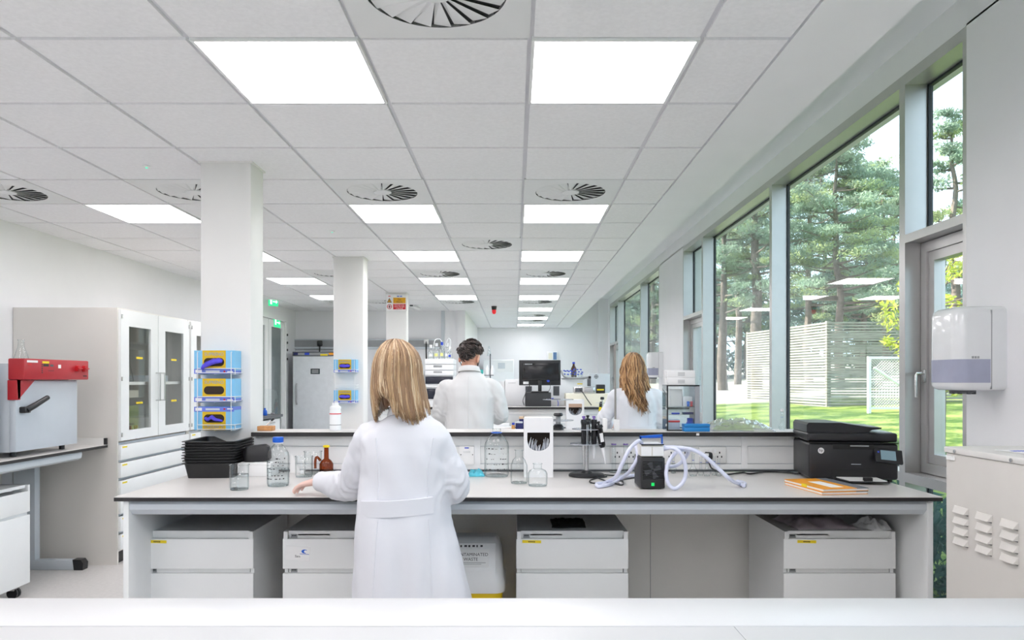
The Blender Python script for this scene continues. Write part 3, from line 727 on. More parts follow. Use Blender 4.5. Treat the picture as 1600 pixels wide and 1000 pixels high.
for y, z, a, b, c in ((.02, .603, .105, .014, PAPER), (.17, .600, .07, .014, YEL)): m.box((X_, y, z), (X_ + .0006, y + a, z + b), c)
m.box((X_, .03, .585), (X_ + .0006, .065, .595), REDI); m.box((X_, .18, .58), (X_ + .0006, .235, .596), BLKP); m.box((X_, .25, .58), (X_ + .0006, .285, .594), DGREY); m.box((X_, .335, .57), (X_ + .0006, .365, .594), PAPER)
for k in range(5): m.box((X_, .163, .535 + k * .013), (X_ + .0006, .173, .543 + k * .013), INK)
m.box((X_, .62, .515), (X_ + .0006, .665, .522), INK); m.box((X_, .23, .55), (X_ + .0006, .29, .553), INK)
m.build('display', PAPER, pn, smooth=False)
for y in (.545, .625):
    m = MB(); m.cyl((X_, y, .57), (X_ + .02, y, .57), .024, .021, REDD, 20); m.box((X_ + .02, y - .024, .566), (X_ + .03, y + .024, .574), REDD, .002); m.build('knob', REDD, pn)
m = MB()
for a in (.06, .56):
    for b in (-.44, -.06): m.cyl((b, a, 0), (b, a, .034), .018, None, BLKP, 12)
m.build('foot', BLKP, t)
t = thing('drying_oven', 'grey drying oven at the left edge of the photo', 'oven', (IX - .06, 3.72, BT + .002))
MB().box((-.5, 0, .03), (-.03, .80, .62), None, .006).build('body', LGREY, t); MB().box((-.03, .01, .04), (0, .79, .61), None, .006).build('door', BEIGE, t); B((.0, .70, .50), (.002, .77, .57), CARD).build('label', CARD, t)
m = MB()
for a in (.06, .74):
    for b in (-.44, -.06): m.cyl((b, a, 0), (b, a, .034), .018, None, BLKP, 12)
m.build('foot', BLKP, t)
# ---- freezer by the back wall, with control band and plate
FY = 12.0
t = thing('upright_freezer', 'tall pale grey upright freezer against the back wall', 'freezer', (gx(457, FY), FY, 0))
wF, hF = .76, gz(556, FY)
MB().box((0, .05, .08), (wF, .66, hF), None, .006).build('body', LGREY, t)
MB().box((.004, 0, .12), (wF - .004, .048, hF - .005), None, .01).build('door', mat('freezer door', srgb(214, 218, 222), .35), t)
m = MB(); m.box((0, 0, hF), (wF, .66, hF + .068), DGREY); m.box((.05, -.002, hF + .012), (wF - .05, 0, hF + .05), MGREY); m.box((.02, -.003, hF + .015), (.09, 0, hF + .05), NAVY); m.box((.2, -.003, hF + .015), (.28, 0, hF + .05), BLUEI); m.box((.46, -.003, hF + .004), (.58, 0, hF + .03), YEL); m.box((.6, -.003, hF + .015), (.7, 0, hF + .05), mat('orange sticker', srgb(240, 160, 30)))
m.build('control_band', DGREY, t, smooth=False)
MB().tube(smoothpath([(.07, -.002, 1.0), (.075, -.045, 1.05), (.08, -.05, 1.17), (.075, -.045, 1.29), (.07, -.002, 1.34)], 4), .014, None, 8).build('handle', MGREY, t)
pl = B((.30, -.003, gz(584.5, FY)), (.452, .0, gz(576, FY)), mat('dark teal plate', (.012, .03, .035), .5)).build('plate', None, t)
m = MB()
for k in range(3): m.box((.32, -.004, gz(578.6 + k * 2, FY)), (.43, -.003, gz(578 + k * 2, FY))); 
m.build('plate_lettering', PAPER, pl, smooth=False)
# plug above it
def plug(parent, loc, cable):
    m = MB(); m.box((-.03, -.04, -.03), (.03, 0, .03), None, .012); o = m.build('plug', BLKP, parent, loc=loc)
    return o
t = thing('power_cable', 'black plug and cable on the wall trunking above the freezer', 'cable', (gx(500.5, YP - .06), YP - .066, gz(537, YP)))
MB().box((-.045, -.05, -.05), (.045, 0, .05), None, .02).build('plug', BLKP, t)
MB().tube([(0, -.03, -.04), (0, -.04, -.15), (0, -.05, -.16)], .012, None, 6).build('lead', BLKP, t)
t = thing('power_cable', 'black cable hanging from the trunking behind the bottles', 'cable', (gx(667, YP), YP - .066, gz(534, YP)))
MB().box((-.04, -.03, -.04), (.04, 0, .04), None, .01).build('plug', SOCK, t); MB().tube([(0, -.02, 0), (0, -.04, -.15), (.005, -.04, -.36)], .012, None, 6).build('lead', BLKP, t)
# ---- door in the left wall and an exit sign with its imitated reflection
t = MB(); xd = XL + .03
for a, b, z0_, z1_ in ((10.55, 10.63, 0, 2.44), (12.02, 12.12, 0, 2.44), (10.63, 12.02, 2.36, 2.44)): t.box((XL, a, z0_), (xd + .02, b, z1_), WHITE)
dr = struct(t.build('door_1', WHITE, smooth=False))
for a, b in ((10.64, 11.2), (11.22, 12.01)):
    m = MB(); s0, s1 = a + .14, b - .14; m.box((XL, a, .01), (xd, s0, 2.35)); m.box((XL, s1, .01), (xd, b, 2.35)); m.box((XL, s0, .01), (xd, s1, .35)); m.box((XL, s0, 2.24), (xd, s1, 2.35)); m.mats = [WHITE]; lf = m.build('leaf', WHITE, dr, smooth=False)
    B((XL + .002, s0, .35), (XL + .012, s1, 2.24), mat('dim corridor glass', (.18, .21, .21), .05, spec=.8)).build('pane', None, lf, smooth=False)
m = MB()
for z in (2.15, 2.02, 1.90, 1.75): m.cyl((XL + .05, 12.07, z), (XL + .062, 12.07, z), .02, None, INK, 10)
m.build('hinge_screw', INK, dr)
GREEN = emit('lit green sign', (.02, .55, .22), 1.3); WSIGN = emit('lit white sign', (.9, .95, .92), 1.2)
def exit_sign(loc, rotz, label, w_=.2, h_=.13, hung=True):
    t = thing('exit_sign', label, 'exit sign', loc, rotz); B((-w_ / 2, -.012, -h_ / 2), (w_ / 2, .012, h_ / 2), GREEN).build('panel', None, t, smooth=False)
    m = MB(); m.box((-w_ * .1, -.0135, -.008), (w_ * .25, -.012, .008)); m.prism([(w_ * .25, -.03), (w_ * .42, 0), (w_ * .25, .03)], 'y', -.0135, -.012); m.box((-w_ * .4, -.0135, -.04), (-w_ * .2, -.012, .04)); m.mats = [WSIGN]; m.build('arrow', WSIGN, t, smooth=False)
    if hung: B((-w_ / 2 - .01, -.02, h_ / 2), (w_ / 2 + .01, .02, h_ / 2 + .05), WPLAST).build('housing', WPLAST, t)
    return t
exit_sign((gx(427, 11.0), 11.0, gz(471.5, 11.0)), radians(55), 'small lit exit sign under the ceiling near the door', .16, .13)
exit_sign((XL + .026, 11.62, gz(504, 11.6)), radians(62), 'imitated reflection of a green exit sign, a glowing panel on the door glass', .30, .15, False).rotation_euler = (0, 0, pi / 2)  # glowing panel added to imitate a sign's reflection in the glass
# ---- far side bench on the left wall with its screen
t = thing('side_bench', 'white wall bench with drawers before the glazed door', 'lab bench', (0, 0, 0)); yA, yE = 8.0, 10.35; xf = -3.30
m = MB(); m.box((XL + .001, yA, .885), (xf, yE, .92), DGREY); m.build('worktop', DGREY, t, smooth=False)
for k in range(3):
    ya = yA + .05 + k * .76
    for za, zb in ((.62, .86), (.36, .6), (.1, .34)):
        d = MB().box((XL + .05, ya, za), (xf - .03, ya + .74, zb), WHITE, .003).build('drawer', WHITE, t); B((xf - .03, ya + .2, zb - .05), (xf - .015, ya + .5, zb - .035), STEEL).build('handle', STEEL, d)
B((XL + .05, yA, 0), (xf - .1, yE - .02, .1), BLACK).build('plinth', BLACK, t)
t = thing('glass_screen', 'clear rounded splash screen standing on the far wall bench', 'screen', (0, 0, 0))
m = MB(); P = [(xf - .42, .925), (xf - .03, .925), (xf - .03, 1.18), (xf - .05, 1.25), (xf - .10, 1.28), (xf - .42, 1.28)]; m.prism(P, 'y', 10.20, 10.206); m.build('sheet', LGLASS, t, smooth=False)
for x in (xf - .35, xf - .1): B((x - .02, 10.19, .9205), (x + .02, 10.216, .945), STEEL).build('foot', STEEL, t)
cols = [BLUECAP, REDI, BLKP, WPLAST, REDI, BLKP, WPLAST]
for k in range(7):
    h_ = [.10, .16, .20, .27, .12, .24, .30][k]; o = MB().lathe([(.03, 0), (.032, .01), (.03, h_ * .6), (.012, h_ * .8), (.014, h_)], (0, 0, 0), None, 12).build('reagent_bottle', cols[k], loc=(xf - .12 - .05 * (k % 3), 9.95 - k * .13, .9205))
    tag(o, ['short blue', 'short red', 'black', 'white', 'small red', 'tall black', 'tall white'][k] + ' bottle beside the splash screen on the far wall bench', 'bottle', 'bottles on the far wall bench')
# ---- gas alarm sign
t = thing('warning_sign', 'yellow and red gas alarm sign at the top of the third column', 'sign', (gx(620, 10.0), 9.992, 0)); s10 = 10.0 / F
def rx(x): return (x - 620) * s10
def rz(y): return gz(y, 10.0)
B((rx(604), -.004, rz(486)), (rx(636), .0, rz(460)), PAPER).build('board', PAPER, t, smooth=False)
AMB = mat('amber sign paint', srgb(225, 165, 20), .5); SRED = mat('red sign paint', srgb(205, 30, 45), .5)
def plate(x0, x1, y0, y1, m_, nm): return B((rx(x0), -.006, rz(y1)), (rx(x1), -.004, rz(y0)), m_).build(nm, m_, t, smooth=False)
a = plate(614.6, 634, 465.2, 474, AMB, 'amber_panel'); r_ = plate(614.6, 634, 475, 483.6, SRED, 'red_panel')
text('Gas', .034, INK, a, (rx(624.3), -.0065, rz(468.2))); text('Alarm', .034, INK, a, (rx(624.3), -.0065, rz(472)))
for k, s_ in enumerate(('Evacuate area', 'when this light', 'is flashing')): text(s_, .0245, PAPER, r_, (rx(624.3), -.0065, rz(476.6 + 2.75 * k)))
m = MB(); m.prism([(rx(604.8), rz(473)), (rx(612.6), rz(473)), (rx(608.7), rz(465.6))], 'y', -.006, -.004, INK); m.prism([(rx(606), rz(472.3)), (rx(611.4), rz(472.3)), (rx(608.7), rz(467.2))], 'y', -.0066, -.006, AMB); m.box((rx(608.4), -.007, rz(471.6)), (rx(609), -.0066, rz(469)), INK); m.build('warning_triangle', INK, t, smooth=False)
m = MB(); R0 = [(rx(608.7) + .034 * cos(2 * pi * j / 24), -.0055, rz(479.3) + .034 * sin(2 * pi * j / 24)) for j in range(24)]; R1 = [(rx(608.7) + .026 * cos(2 * pi * j / 24), -.0055, rz(479.3) + .026 * sin(2 * pi * j / 24)) for j in range(24)]
m.ring_loft([R0, R1, [(x, -.0035, z) for x, y, z in R1], [(x, -.0035, z) for x, y, z in R0]], SRED, False, True, True); m.box((rx(608.7) - .008, -.006, rz(481.4)), (rx(608.7) + .008, -.004, rz(477.2)), INK); m.box((rx(608.7) - .026, -.0068, rz(479.3) - .003), (rx(608.7) + .026, -.006, rz(479.3) + .003), SRED); m.build('prohibition_mark', SRED, t, smooth=False)
m = MB(); m.box((rx(606.9), -.005, rz(463.6)), (rx(610.4), -.004, rz(462.4)), SRED); m.box((rx(620.4), -.005, rz(463.8)), (rx(624), -.004, rz(462.4)), BLUECAP); m.box((rx(625), -.005, rz(463.8)), (rx(628.6), -.004, rz(462.4)), BLUECAP); m.build('caption', SRED, t, smooth=False)
# ---- ceiling fittings
t = thing('alarm_beacon', 'black and red alarm beacon hanging from the ceiling', 'alarm beacon', (gx(772, 11.9), 11.9, CEIL))
MB().cyl((0, 0, -.06), (0, 0, 0), .036, .045, None, 16).build('base', BLKP, t); MB().lathe([(.033, -.06), (.033, -.10), (.02, -.125), (.001, -.13)], (0, 0, 0), None, 16).build('lens', emit('red lens', (.75, .02, .03), .5), t)
t = thing('ceiling_camera', 'small white sensor on the ceiling right of the alarm sign', 'sensor', (gx(651, 11.7), 11.7, CEIL))
MB().cyl((0, 0, -.02), (0, 0, 0), .06, None, None, 20).build('base', WPLAST, t); m = MB(); m.tube([(-.06, -.0, -.015), (.05, .02, -.07)], .028, None, 14); m.build('body', WPLAST, t); MB().box((-.11, -.02, -.02), (-.02, .02, .0), None, .003).build('bracket', DGREY, t)
for n_, (x, y, lab_) in enumerate(((229, 259, 'smoke detector with green light near the left wall'), (519, 361, 'smoke detector with green light before the second column'))):
    Y = F * (CEIL - CAM) / (CY - y); t = thing('smoke_detector', lab_, 'detector', (gx(x, Y), Y, CEIL)); MB().lathe([(.02, 0), (.02, -.006), (.012, -.010), (.001, -.010)], (0, 0, 0), None, 16).build('body', WPLAST, t); MB().lathe([(.006, -.009), (.006, -.013), (.001, -.014)], (0, 0, 0), None, 10).build('indicator', emit('green indicator', (.05, .9, .4), 1.5), t)
# ---- beige equipment cabinet at the right
EQ = mat('beige enamel', srgb(206, 202, 197), .4, var=.015)
EY, EH = 2.526, 1.186
t = thing('equipment_cabinet', 'beige metal cabinet with louvres standing by the windows', 'cabinet', (1.50, EY, 0), radians(1.5))
MB().box((0, -1.15, .04), (.62, 0, EH - .022), None, .004).build('body', EQ, t)
MB().box((-.006, -1.156, EH - .021), (.625, .004, EH), None, .004).build('lid', mat('pale enamel lid', srgb(222, 220, 217), .35), t)
lv = [(-.078, .95), (-.205, .945), (-.315, .945)]
for y, z in ((gx(1, 1) * 0 - .085, .978), (-.20, .978), (-.315, .978)):
    m = MB()
    for k in range(4):
        zz = z - k * .035
        r0 = [(-.0005, y - .038, zz - .010), (-.0005, y + .038, zz - .010), (-.0005, y + .038, zz + .012), (-.0005, y - .038, zz + .012)]
        r1 = [(-.013, y - .030, zz - .010), (-.013, y + .030, zz - .010), (-.003, y + .034, zz + .010), (-.003, y - .034, zz + .010)]
        m.ring_loft([r0, r1], EQ); m.box((-.0012, y - .034, zz - .0135), (-.0002, y + .034, zz - .010), DGREY)
    m.build('louvre', EQ, t, ang=20)
m = MB()
for y in (-.06, -.33, -.62): m.cyl((-.0065, y, EH - .012), (-.010, y, EH - .012), .006, None, STEEL, 10)
m.build('screw', STEEL, t)
B((-.007, -.05, EH - .044), (-.0005, -.012, EH - .030), PAPER).build('name_label', PAPER, t)
o = B((0, 0, 0), (.42, .30, .0012), PAPER).build('paper_sheet', PAPER, loc=(1.60, EY - .45, EH + .0012), rot=(0, 0, .1)); tag(o, 'white printed sheet lying on the beige cabinet', 'paper')
m = MB()
for k in range(9): m.box((.09 + k * .03, .17, .0012), (.112 + k * .03, .215 - .012 * (k % 3), .0018), REDI)
for k in range(8): m.box((.02 + k * .012, .24, .0012), (.028 + k * .012, .262, .0018), BLUEI)
m.box((.05, .05, .0012), (.38, .058, .0018), BLUEI); m.build('printing', REDI, o, smooth=False)
# ---- towel dispensers on the window wall
GLOSSW = mat('glossy white plastic', (.83, .84, .86), .12, var=.01, coat=.5); SMOKE = mat('translucent smoky panel', srgb(165, 168, 190), .15)
def dispenser(Y, ztop, label):
    t = thing('towel_dispenser', label, 'towel dispenser', (XR, Y, ztop)); Dp, W, H = .215, .245, .372
    def sec(z, ins=0.0, x0=0.0):
        r = .06; pts = []
        pts += [(-x0, ins), (-x0, W - ins)]
        for a in range(0, 91, 15): pts.append((-(Dp - ins - r + r * sin(radians(a))), W - ins - r + r * cos(radians(a))))
        for a in range(0, 91, 15): pts.append((-(Dp - ins - r + r * cos(radians(a))), ins + r - r * sin(radians(a))))
        return [(x, y, z) for x, y in pts]
    zs = [(-H, .02), (-H + .008, .006), (-H + .022, 0), (-.04, 0), (-.018, .005), (-.005, .018), (0, .04)]
    m = MB(); m.ring_loft([sec(z, i) for z, i in zs]); m.mats = [GLOSSW]; m.build('cover', GLOSSW, t, ang=50)
    def band(z): return [(x * 1.004 - .0005, y + (-.0008 if y < W / 2 else .0008), z) for x, y, _ in sec(z)[2:] + [(-.072, 0, 0)]]
    zs2 = [-.325 - .0, -.235]
    m = MB(); m.ring_loft([band(-.338), band(-.235)], None, False, False); m.build('window_band', SMOKE, t)
    m = MB(); m.ring_loft([[(x, y, -H + .006) for x, y in ((-.07, .0), (-.066, 0), (-.066, W), (-.07, W))], [(x, y - .0012 if y < W / 2 else y + .0012, z) for x, y, z in ((-.07, 0, -.02), (-.066, 0, -.02), (-.066, W, -.02), (-.07, W, -.02))]]); m.build('cover_seam', MGREY, t)
    m = MB(); m.lathe([(.055, 0), (.052, -.012), (.03, -.02), (.001, -.021)], (-.12, W / 2, -H + .004), None, 20)
    for k in range(8):
        a = 2 * pi * k / 8; m.box((-.12 + .045 * cos(a) - .006, W / 2 + .045 * sin(a) - .006, -H - .018), (-.12 + .045 * cos(a) + .006, W / 2 + .045 * sin(a) + .006, -H))
    m.build('nozzle', DGREY, t)
    m = MB()
    for k in range(3): m.box((-Dp + .06 + k * .012, -.0012, -.232), (-Dp + .069 + k * .012, -.0004, -.222))
    m.build('maker_mark', MGREY, t, smooth=False)
    return t
dispenser(3.17, gz(477, 3.17), 'white towel dispenser above the beige cabinet')
dispenser(10.5, gz(550, 10.55), 'small white towel dispenser behind the woman with wavy hair')
# ================================================================ things on the benches
EPS = .0006
def on(x, y, z=BT):
    Y = F * (CAM - z) / (y - CY); return (gx(x, Y), Y, z + EPS)
def lathe_thing(name, label, cat, loc, prof, m_, group=None, base=True, n=26, rim=None):
    t = thing(name, label, cat, loc, 0, group); mb = MB(); mb.lathe(prof, (0, 0, 0), None, n, False); r0, z0 = prof[0]
    if base: mb.lathe([(.0005, 0.0), (r0, 0.0), (r0 * 1.01, .003), (r0 * .9, .006), (.0005, .007)], (0, 0, 0), None, n, False)
    if rim: r, z = prof[-1]; mb.tube([(r * cos(2 * pi * j / n), r * sin(2 * pi * j / n), z) for j in range(n)], rim, None, 6, False, True)
    mb.build('body', m_, t); return t
def marks(parent, r, z0, z1, rows=5, ang=1.9, m_=INK, seed=1, a0=-pi / 2):
    rs = random.Random(seed); mb = MB()
    for k in range(rows):
        z = z0 + (z1 - z0) * k / max(1, rows - 1); a = a0 - ang / 2
        while a < a0 + ang / 2:
            w_ = rs.uniform(.04, .22); h_ = rs.uniform(.0015, .006)
            if rs.random() < .7:
                P = [(r * cos(a + w_ * j / 2), r * sin(a + w_ * j / 2)) for j in range(3)]
                for (xa, ya), (xb, yb) in zip(P, P[1:]): mb.face([(xa, ya, z), (xb, yb, z), (xb, yb, z + h_), (xa, ya, z + h_)])
            a += w_ + rs.uniform(.03, .15)
    return mb.build('printed_scale', m_, parent, smooth=False)
def beaker(loc, r, h, label, water=0, group=None):
    t = lathe_thing('beaker', label, 'beaker', loc, [(r * .95, .002), (r, .01), (r, h * .97), (r * 1.06, h)], LGLASS, group, rim=.0014)
    if water: mb = MB(); mb.lathe([(.001, .008), (r * .94, .008), (r * .96, h * water), (.001, h * water)], (0, 0, 0), None, 24, False); mb.build('water', WATER, t)
    marks(t, r * 1.004, h * .3, h * .8, 4, .8, WPLAST, int(r * 1e4)); return t
def media_bottle(loc, r, h, label, cap=True, water=0, ring=True, seed=1, rows=6):
    t = lathe_thing('reagent_bottle', label, 'bottle', loc, [(r * .93, .001), (r, .012), (r, h * .60), (r * .93, h * .68), (r * .62, h * .79), (r * .36, h * .85), (r * .34, h * .95)], LGLASS, None, rim=.0015)
    if ring: mb = MB(); mb.lathe([(r * .36, h * .865), (r * .44, h * .87), (r * .44, h * .885), (r * .36, h * .89)], (0, 0, 0), None, 24, False); mb.build('pouring_ring', BLUECAP if not cap else WPLAST, t)
    if cap:
        mb = MB(); mb.lathe([(r * .46, h * .89), (r * .47, h * .90), (r * .47, h * .99), (r * .44, h), (.001, h)], (0, 0, 0), None, 30)
        for k in range(30): a = 2 * pi * k / 30; mb.box((r * .47 * cos(a) - .0008, r * .47 * sin(a) - .0008, h * .9), (r * .47 * cos(a) + .0008, r * .47 * sin(a) + .0008, h * .98))
        mb.build('cap', BLUECAP, t)
    if water: mb = MB(); mb.lathe([(.001, .01), (r * .95, .01), (r * .95, h * water), (.001, h * water)], (0, 0, 0), None, 24, False); mb.build('liquid', WATER, t)
    marks(t, r * 1.004, h * .15, h * .56, rows, 1.9, INK, seed); return t
def conical(loc, r, h, label, group=None):
    return lathe_thing('conical_flask', label, 'flask', loc, [(r * .95, .001), (r, .008), (r * .85, h * .25), (r * .38, h * .72), (r * .34, h * .97), (r * .42, h)], LGLASS, group, rim=.0014)
def volumetric(loc, r, h, label, group=None, stop=None):
    t = lathe_thing('volumetric_flask', label, 'flask', loc, [(r * .7, .001), (r, r * .8), (r * .95, r * 1.25), (r * .5, r * 1.9), (.0065, r * 2.5), (.0065, h * .95), (.009, h)], LGLASS, group, n=18)
    mb = MB(); mb.lathe([(.0068, h * .7), (.0068, h * .712)], (0, 0, 0), None, 14, False); mb.build('graduation_ring', BLUEI, t)
    if stop: mb = MB(); mb.lathe([(.006, h), (.010, h + .004), (.010, h + .016), (.001, h + .017)], (0, 0, 0), None, 14); mb.build('stopper', stop, t)
    return t
# ---- black trays
TR = mat('black tray plastic', (.012, .012, .013), .35, var=.1)
def tray_mesh():
    mb = MB(); L = rrect
    def rg(x0, x1, y0, y1, z, r): return [(x, y, z) for x, y in rrect(x0, x1, y0, y1, r, 4)]
    hx, hy = .125, .17
    mb.ring_loft([rg(-hx + .014, hx - .014, -hy + .014, hy - .014, 0, .02), rg(-hx, hx, -hy, hy, .072, .024), rg(-hx - .012, hx + .012, -hy - .012, hy + .012, .0725, .03), rg(-hx - .012, hx + .012, -hy - .012, hy + .012, .0755, .03), rg(-hx + .003, hx - .003, -hy + .003, hy - .003, .0755, .023), rg(-hx + .017, hx - .017, -hy + .017, hy - .017, .0025, .018)], None)
    return mb
c0 = on(320, 741); 
t0 = tray_mesh().build('tray', TR)
order = ['bottom', 'second from bottom', 'third from bottom', 'fourth from bottom', 'middle', 'fourth from top', 'third from top', 'second from top', 'topmost']
for k in range(9):
    o = t0 if k == 0 else t0.copy()
    if k: COL.objects.link(o)
    o.location = (-1.545 + .002 * math.sin(k * 2), 3.81, BT + EPS + .0138 * k); o.rotation_euler = (0, 0, radians(4) + .01 * math.sin(k * 1.7)); tag(o, f'black plastic tray, {order[k]} of the stack on the front bench', 'tray', 'stacked black trays')
# ---- white box with a black pouch, leaning card
t = thing('card_box', 'flat white box under the black pouch beside the trays', 'box', (gx(398, 3.72), 3.74, BT + EPS))
MB().box((-.085, -.03, 0), (.085, .10, .068), None, .002).build('box', PAPER, t); MB().box((-.088, -.033, .06), (.088, .103, .0715), None, .002).build('lid', PAPER, t)
LEATH = mat('black leather', (.014, .014, .016), .42, var=.1)
def lens(z, k): return [(x * k, y * k, z) for x, y in rrect(-.07, .07, -.045, .045, .03, 5)]
mb = MB(); mb.ring_loft([lens(0, .86), lens(.008, .97), lens(.04, 1.0), lens(.07, .92), lens(.082, .7)]); o = mb.build('pouch', LEATH, loc=(gx(397, 3.72), 3.775, BT + .0735), rot=(0, radians(-5), .2)); tag(o, 'black zipped pouch lying on the white box', 'pouch')
mb = MB(); mb.prism([(0, 0), (.06, 0), (.005, .10)], 'y', 0, .0015); o = mb.build('folded_card', PAPER, loc=(gx(451, 3.84), 3.86, BT + EPS), rot=(radians(-8), 0, 0)); tag(o, 'white folded card leaning behind the blue capped bottle', 'card')
# ---- front left glassware
beaker(on(374, 765), .0415, .112, 'clear beaker half full of water at the front left', .62)
media_bottle(on(434.5, 759), .0505, .228, 'clear media bottle with blue cap on the front bench', True, .36, seed=2, rows=7)
beaker(on(475, 745), .043, .105, 'empty glass beaker behind the blonde woman\'s gloved hand', 0)
beaker(on(489, 741), .045, .12, 'second empty glass beaker, nearer the amber flask', 0)
o = MB().box((0, 0, 0), (.022, .022, .022), None, .002).build('foam_cube', WPLAST, loc=on(469, 741)); tag(o, 'small white foam cube beside the empty beakers', 'cube')
AMBER = glass('amber glass', (.55, .20, .03), (.22, .06, .01), blend=.4)
t = lathe_thing('amber_flask', 'amber glass flask with yellow stopper behind the outstretched arm', 'flask', on(510, 741), [(.03, .001), (.036, .012), (.036, .055), (.025, .072), (.0125, .082), (.0115, .142)], AMBER)
MB().lathe([(.010, .139), (.0175, .142), (.0175, .148), (.012, .152), (.001, .153)], (0, 0, 0), None, 18).build('stopper', YEL, t)
mb = MB(); mb.tube(smoothpath([(-.030, 0, .07), (-.05, 0, .09), (-.058, 0, .07), (-.058, 0, .03)], 4), .007, None, 8); mb.build('side_arm', AMBER, t)
SHEET = PAPER
def sheet(loc, rz_, label, lines=8, w_=.21, d_=.297, seed=0):
    o = B((-w_ / 2, -d_ / 2, 0), (w_ / 2, d_ / 2, .0008), PAPER).build('paper_sheet', PAPER, loc=loc, rot=(0, 0, rz_)); tag(o, label, 'paper'); mb = MB(); rs = random.Random(seed)
    for k in range(lines): mb.box((-w_ * .4, d_ * .4 - k * .02, .0008), (-w_ * .4 + w_ * rs.uniform(.5, .8), d_ * .4 - k * .02 + .004, .0011))
    mb.build('printing', MGREY, o, smooth=False); return o
sheet((gx(535, 3.38), 3.36, BT + EPS), .5, 'printed sheet on the bench beside the blonde woman', 9)
# ---- things standing on the ledge of the front spine
LZ, LY = 1.138, SY + .03
def onl(x, dy=0.0): Y = LY + dy; return (gx(x, Y), Y, LZ + EPS)
t = lathe_thing('wipes_tub', 'white wipes tub with red band on the ledge', 'tub', onl(524, .05), [(.030, 0), (.031, .01), (.031, .105), (.029, .112), (.029, .115), (.031, .116), (.030, .128), (.018, .136), (.017, .150), (.001, .151)], WPLAST, None, False)
mb = MB(); mb.lathe([(.0315, .088), (.0315, .093)], (0, 0, 0), None, 26, False); mb.build('red_band', REDI, t)
mb = MB(); mb.lathe([(.0314, .0), (.0314, .004)], (0, 0, .028), None, 26, False); mb.build('printing', MGREY, t)
CORK = mat('cork', srgb(192, 138, 88), .85, var=.2, scale=80)
t = thing('cork_block', 'small cork block at the left end of the ledge', 'block', onl(410, .03)); t.location.x = -1.355; MB().box((-.04, -.03, 0), (.04, .03, .025), None, .002).build('block', CORK, t)
t = thing('marker_pen', 'white marker pen with black cap leaning on the cork block', 'pen', (-1.355, LY + .03, LZ + .026)); mb = MB(); mb.tube([(0, 0, .005), (.028, 0, .028)], .0045, None, 8); mb.build('barrel', WPLAST, t); mb = MB(); mb.tube([(.028, 0, .028), (.042, 0, .04)], .0055, None, 8); mb.build('cap', BLKP, t)
for n_, (x, h_, w_) in enumerate(((945, .066, .022), (963.5, .060, .026))):
    o = MB().box((-w_ / 2, -.02, 0), (w_ / 2, .02, h_), None, .002).build('card_box', PAPER, loc=onl(x, .02)); tag(o, ['narrow white carton on the ledge left of the steel rod', 'narrow white carton on the ledge at the foot of the steel rod'][n_], 'box')
t = thing('steel_rod', 'upright steel rod on the ledge in front of the woman with wavy hair', 'rod', onl(961.5, .075)); MB().cyl((0, 0, 0), (0, 0, .475), .0055, None, None, 12).build('rod', mat('dull steel', (.33, .31, .29), .4, metal=.6), t); MB().box((-.02, -.02, 0), (.02, .02, .008), None, .002).build('foot', STEEL, t)
o = B((gx(1089, LY - .06) - .008, SY - .0475, 1.119), (gx(1089, LY - .06) + .008, SY - .0471, 1.131), PAPER).build('price_tag', PAPER, smooth=False); tag(o, 'tiny white label stuck on the black ledge edge', 'label')
# acrylic cabinet rack
t = thing('acrylic_cabinet', 'clear acrylic bench cabinet with black front frame on the ledge', 'cabinet', onl(1042, .0)); w_, h_, d_ = .178, .248, .125
mb = MB()
for a, b in (((0, 0, 0), (.007, .007, h_)), ((0, 0, h_ - .007), (w_, .007, h_)), ((0, 0, 0), (w_, .007, .006))): mb.box(a, b)
mb.mats = [BLKP]; mb.build('door_frame', BLKP, t); B((w_ - .026, 0, 0), (w_, d_, h_), mat('grey acrylic edge', (.33, .34, .36), .3)).build('side_panel', MATS['grey acrylic edge'], t)
mb = MB(); mb.box((0, .008, 0), (.003, d_, h_)); mb.box((.003, d_ - .003, 0), (w_ - .026, d_, h_)); mb.box((.003, .008, h_ - .003), (w_ - .026, d_ - .003, h_)); mb.box((.008, .002, .006), (w_ - .026, .004, h_ - .008)); mb.mats = [LGLASS]; mb.build('clear_panel', LGLASS, t, smooth=False)
mb = MB()
for z in (.085, .128): mb.box((.004, .01, z), (w_ - .027, d_ - .004, z + .003))
mb.mats = [LGLASS]; mb.build('shelf', LGLASS, t, smooth=False)
mb = MB()
for z in (.03, .12, .21): mb.cyl((-.006, .003, z), (.0, .003, z), .006, None, STEEL, 8)
mb.build('hinge', STEEL, t)
x0, y0, z0 = t.location
def small(name, a, b, m_, label, cat, bev=.001, group=None):
    o = MB().box((a[0] + x0, a[1] + y0, a[2] + z0), (b[0] + x0, b[1] + y0, b[2] + z0), None, bev).build(name, m_); return tag(o, label, cat, group)
small('paper_stack', (.02, .03, .132), (.09, .09, .225), PAPER, 'stack of white slips inside the acrylic cabinet, upper left', 'paper')
small('card_box', (.095, .03, .132), (.145, .09, .185), mat('translucent box', (.75, .74, .74), .3), 'pale box inside the acrylic cabinet, upper right', 'box')
for k, (c, nm) in enumerate(((BLUECAP, 'blue'), (REDI, 'red'))):
    o = MB().lathe([(.006, 0), (.007, .002), (.007, .014), (.008, .015), (.008, .027), (.001, .028)], (0, 0, 0), None, 14).build('vial', c, loc=(x0 + .120 + k * .018, y0 + .02, z0 + .1315)); tag(o, f'small vial with {nm} cap inside the acrylic cabinet', 'vial')
small('marker_pen', (.03, .02, .0885), (.075, .03, .098), BLUEI, 'dark blue marker lying on the middle acrylic shelf', 'pen', .003)
small('glass_slide_box', (.095, .02, .0885), (.15, .06, .10), NAVY, 'navy slide box on the middle acrylic shelf', 'box')
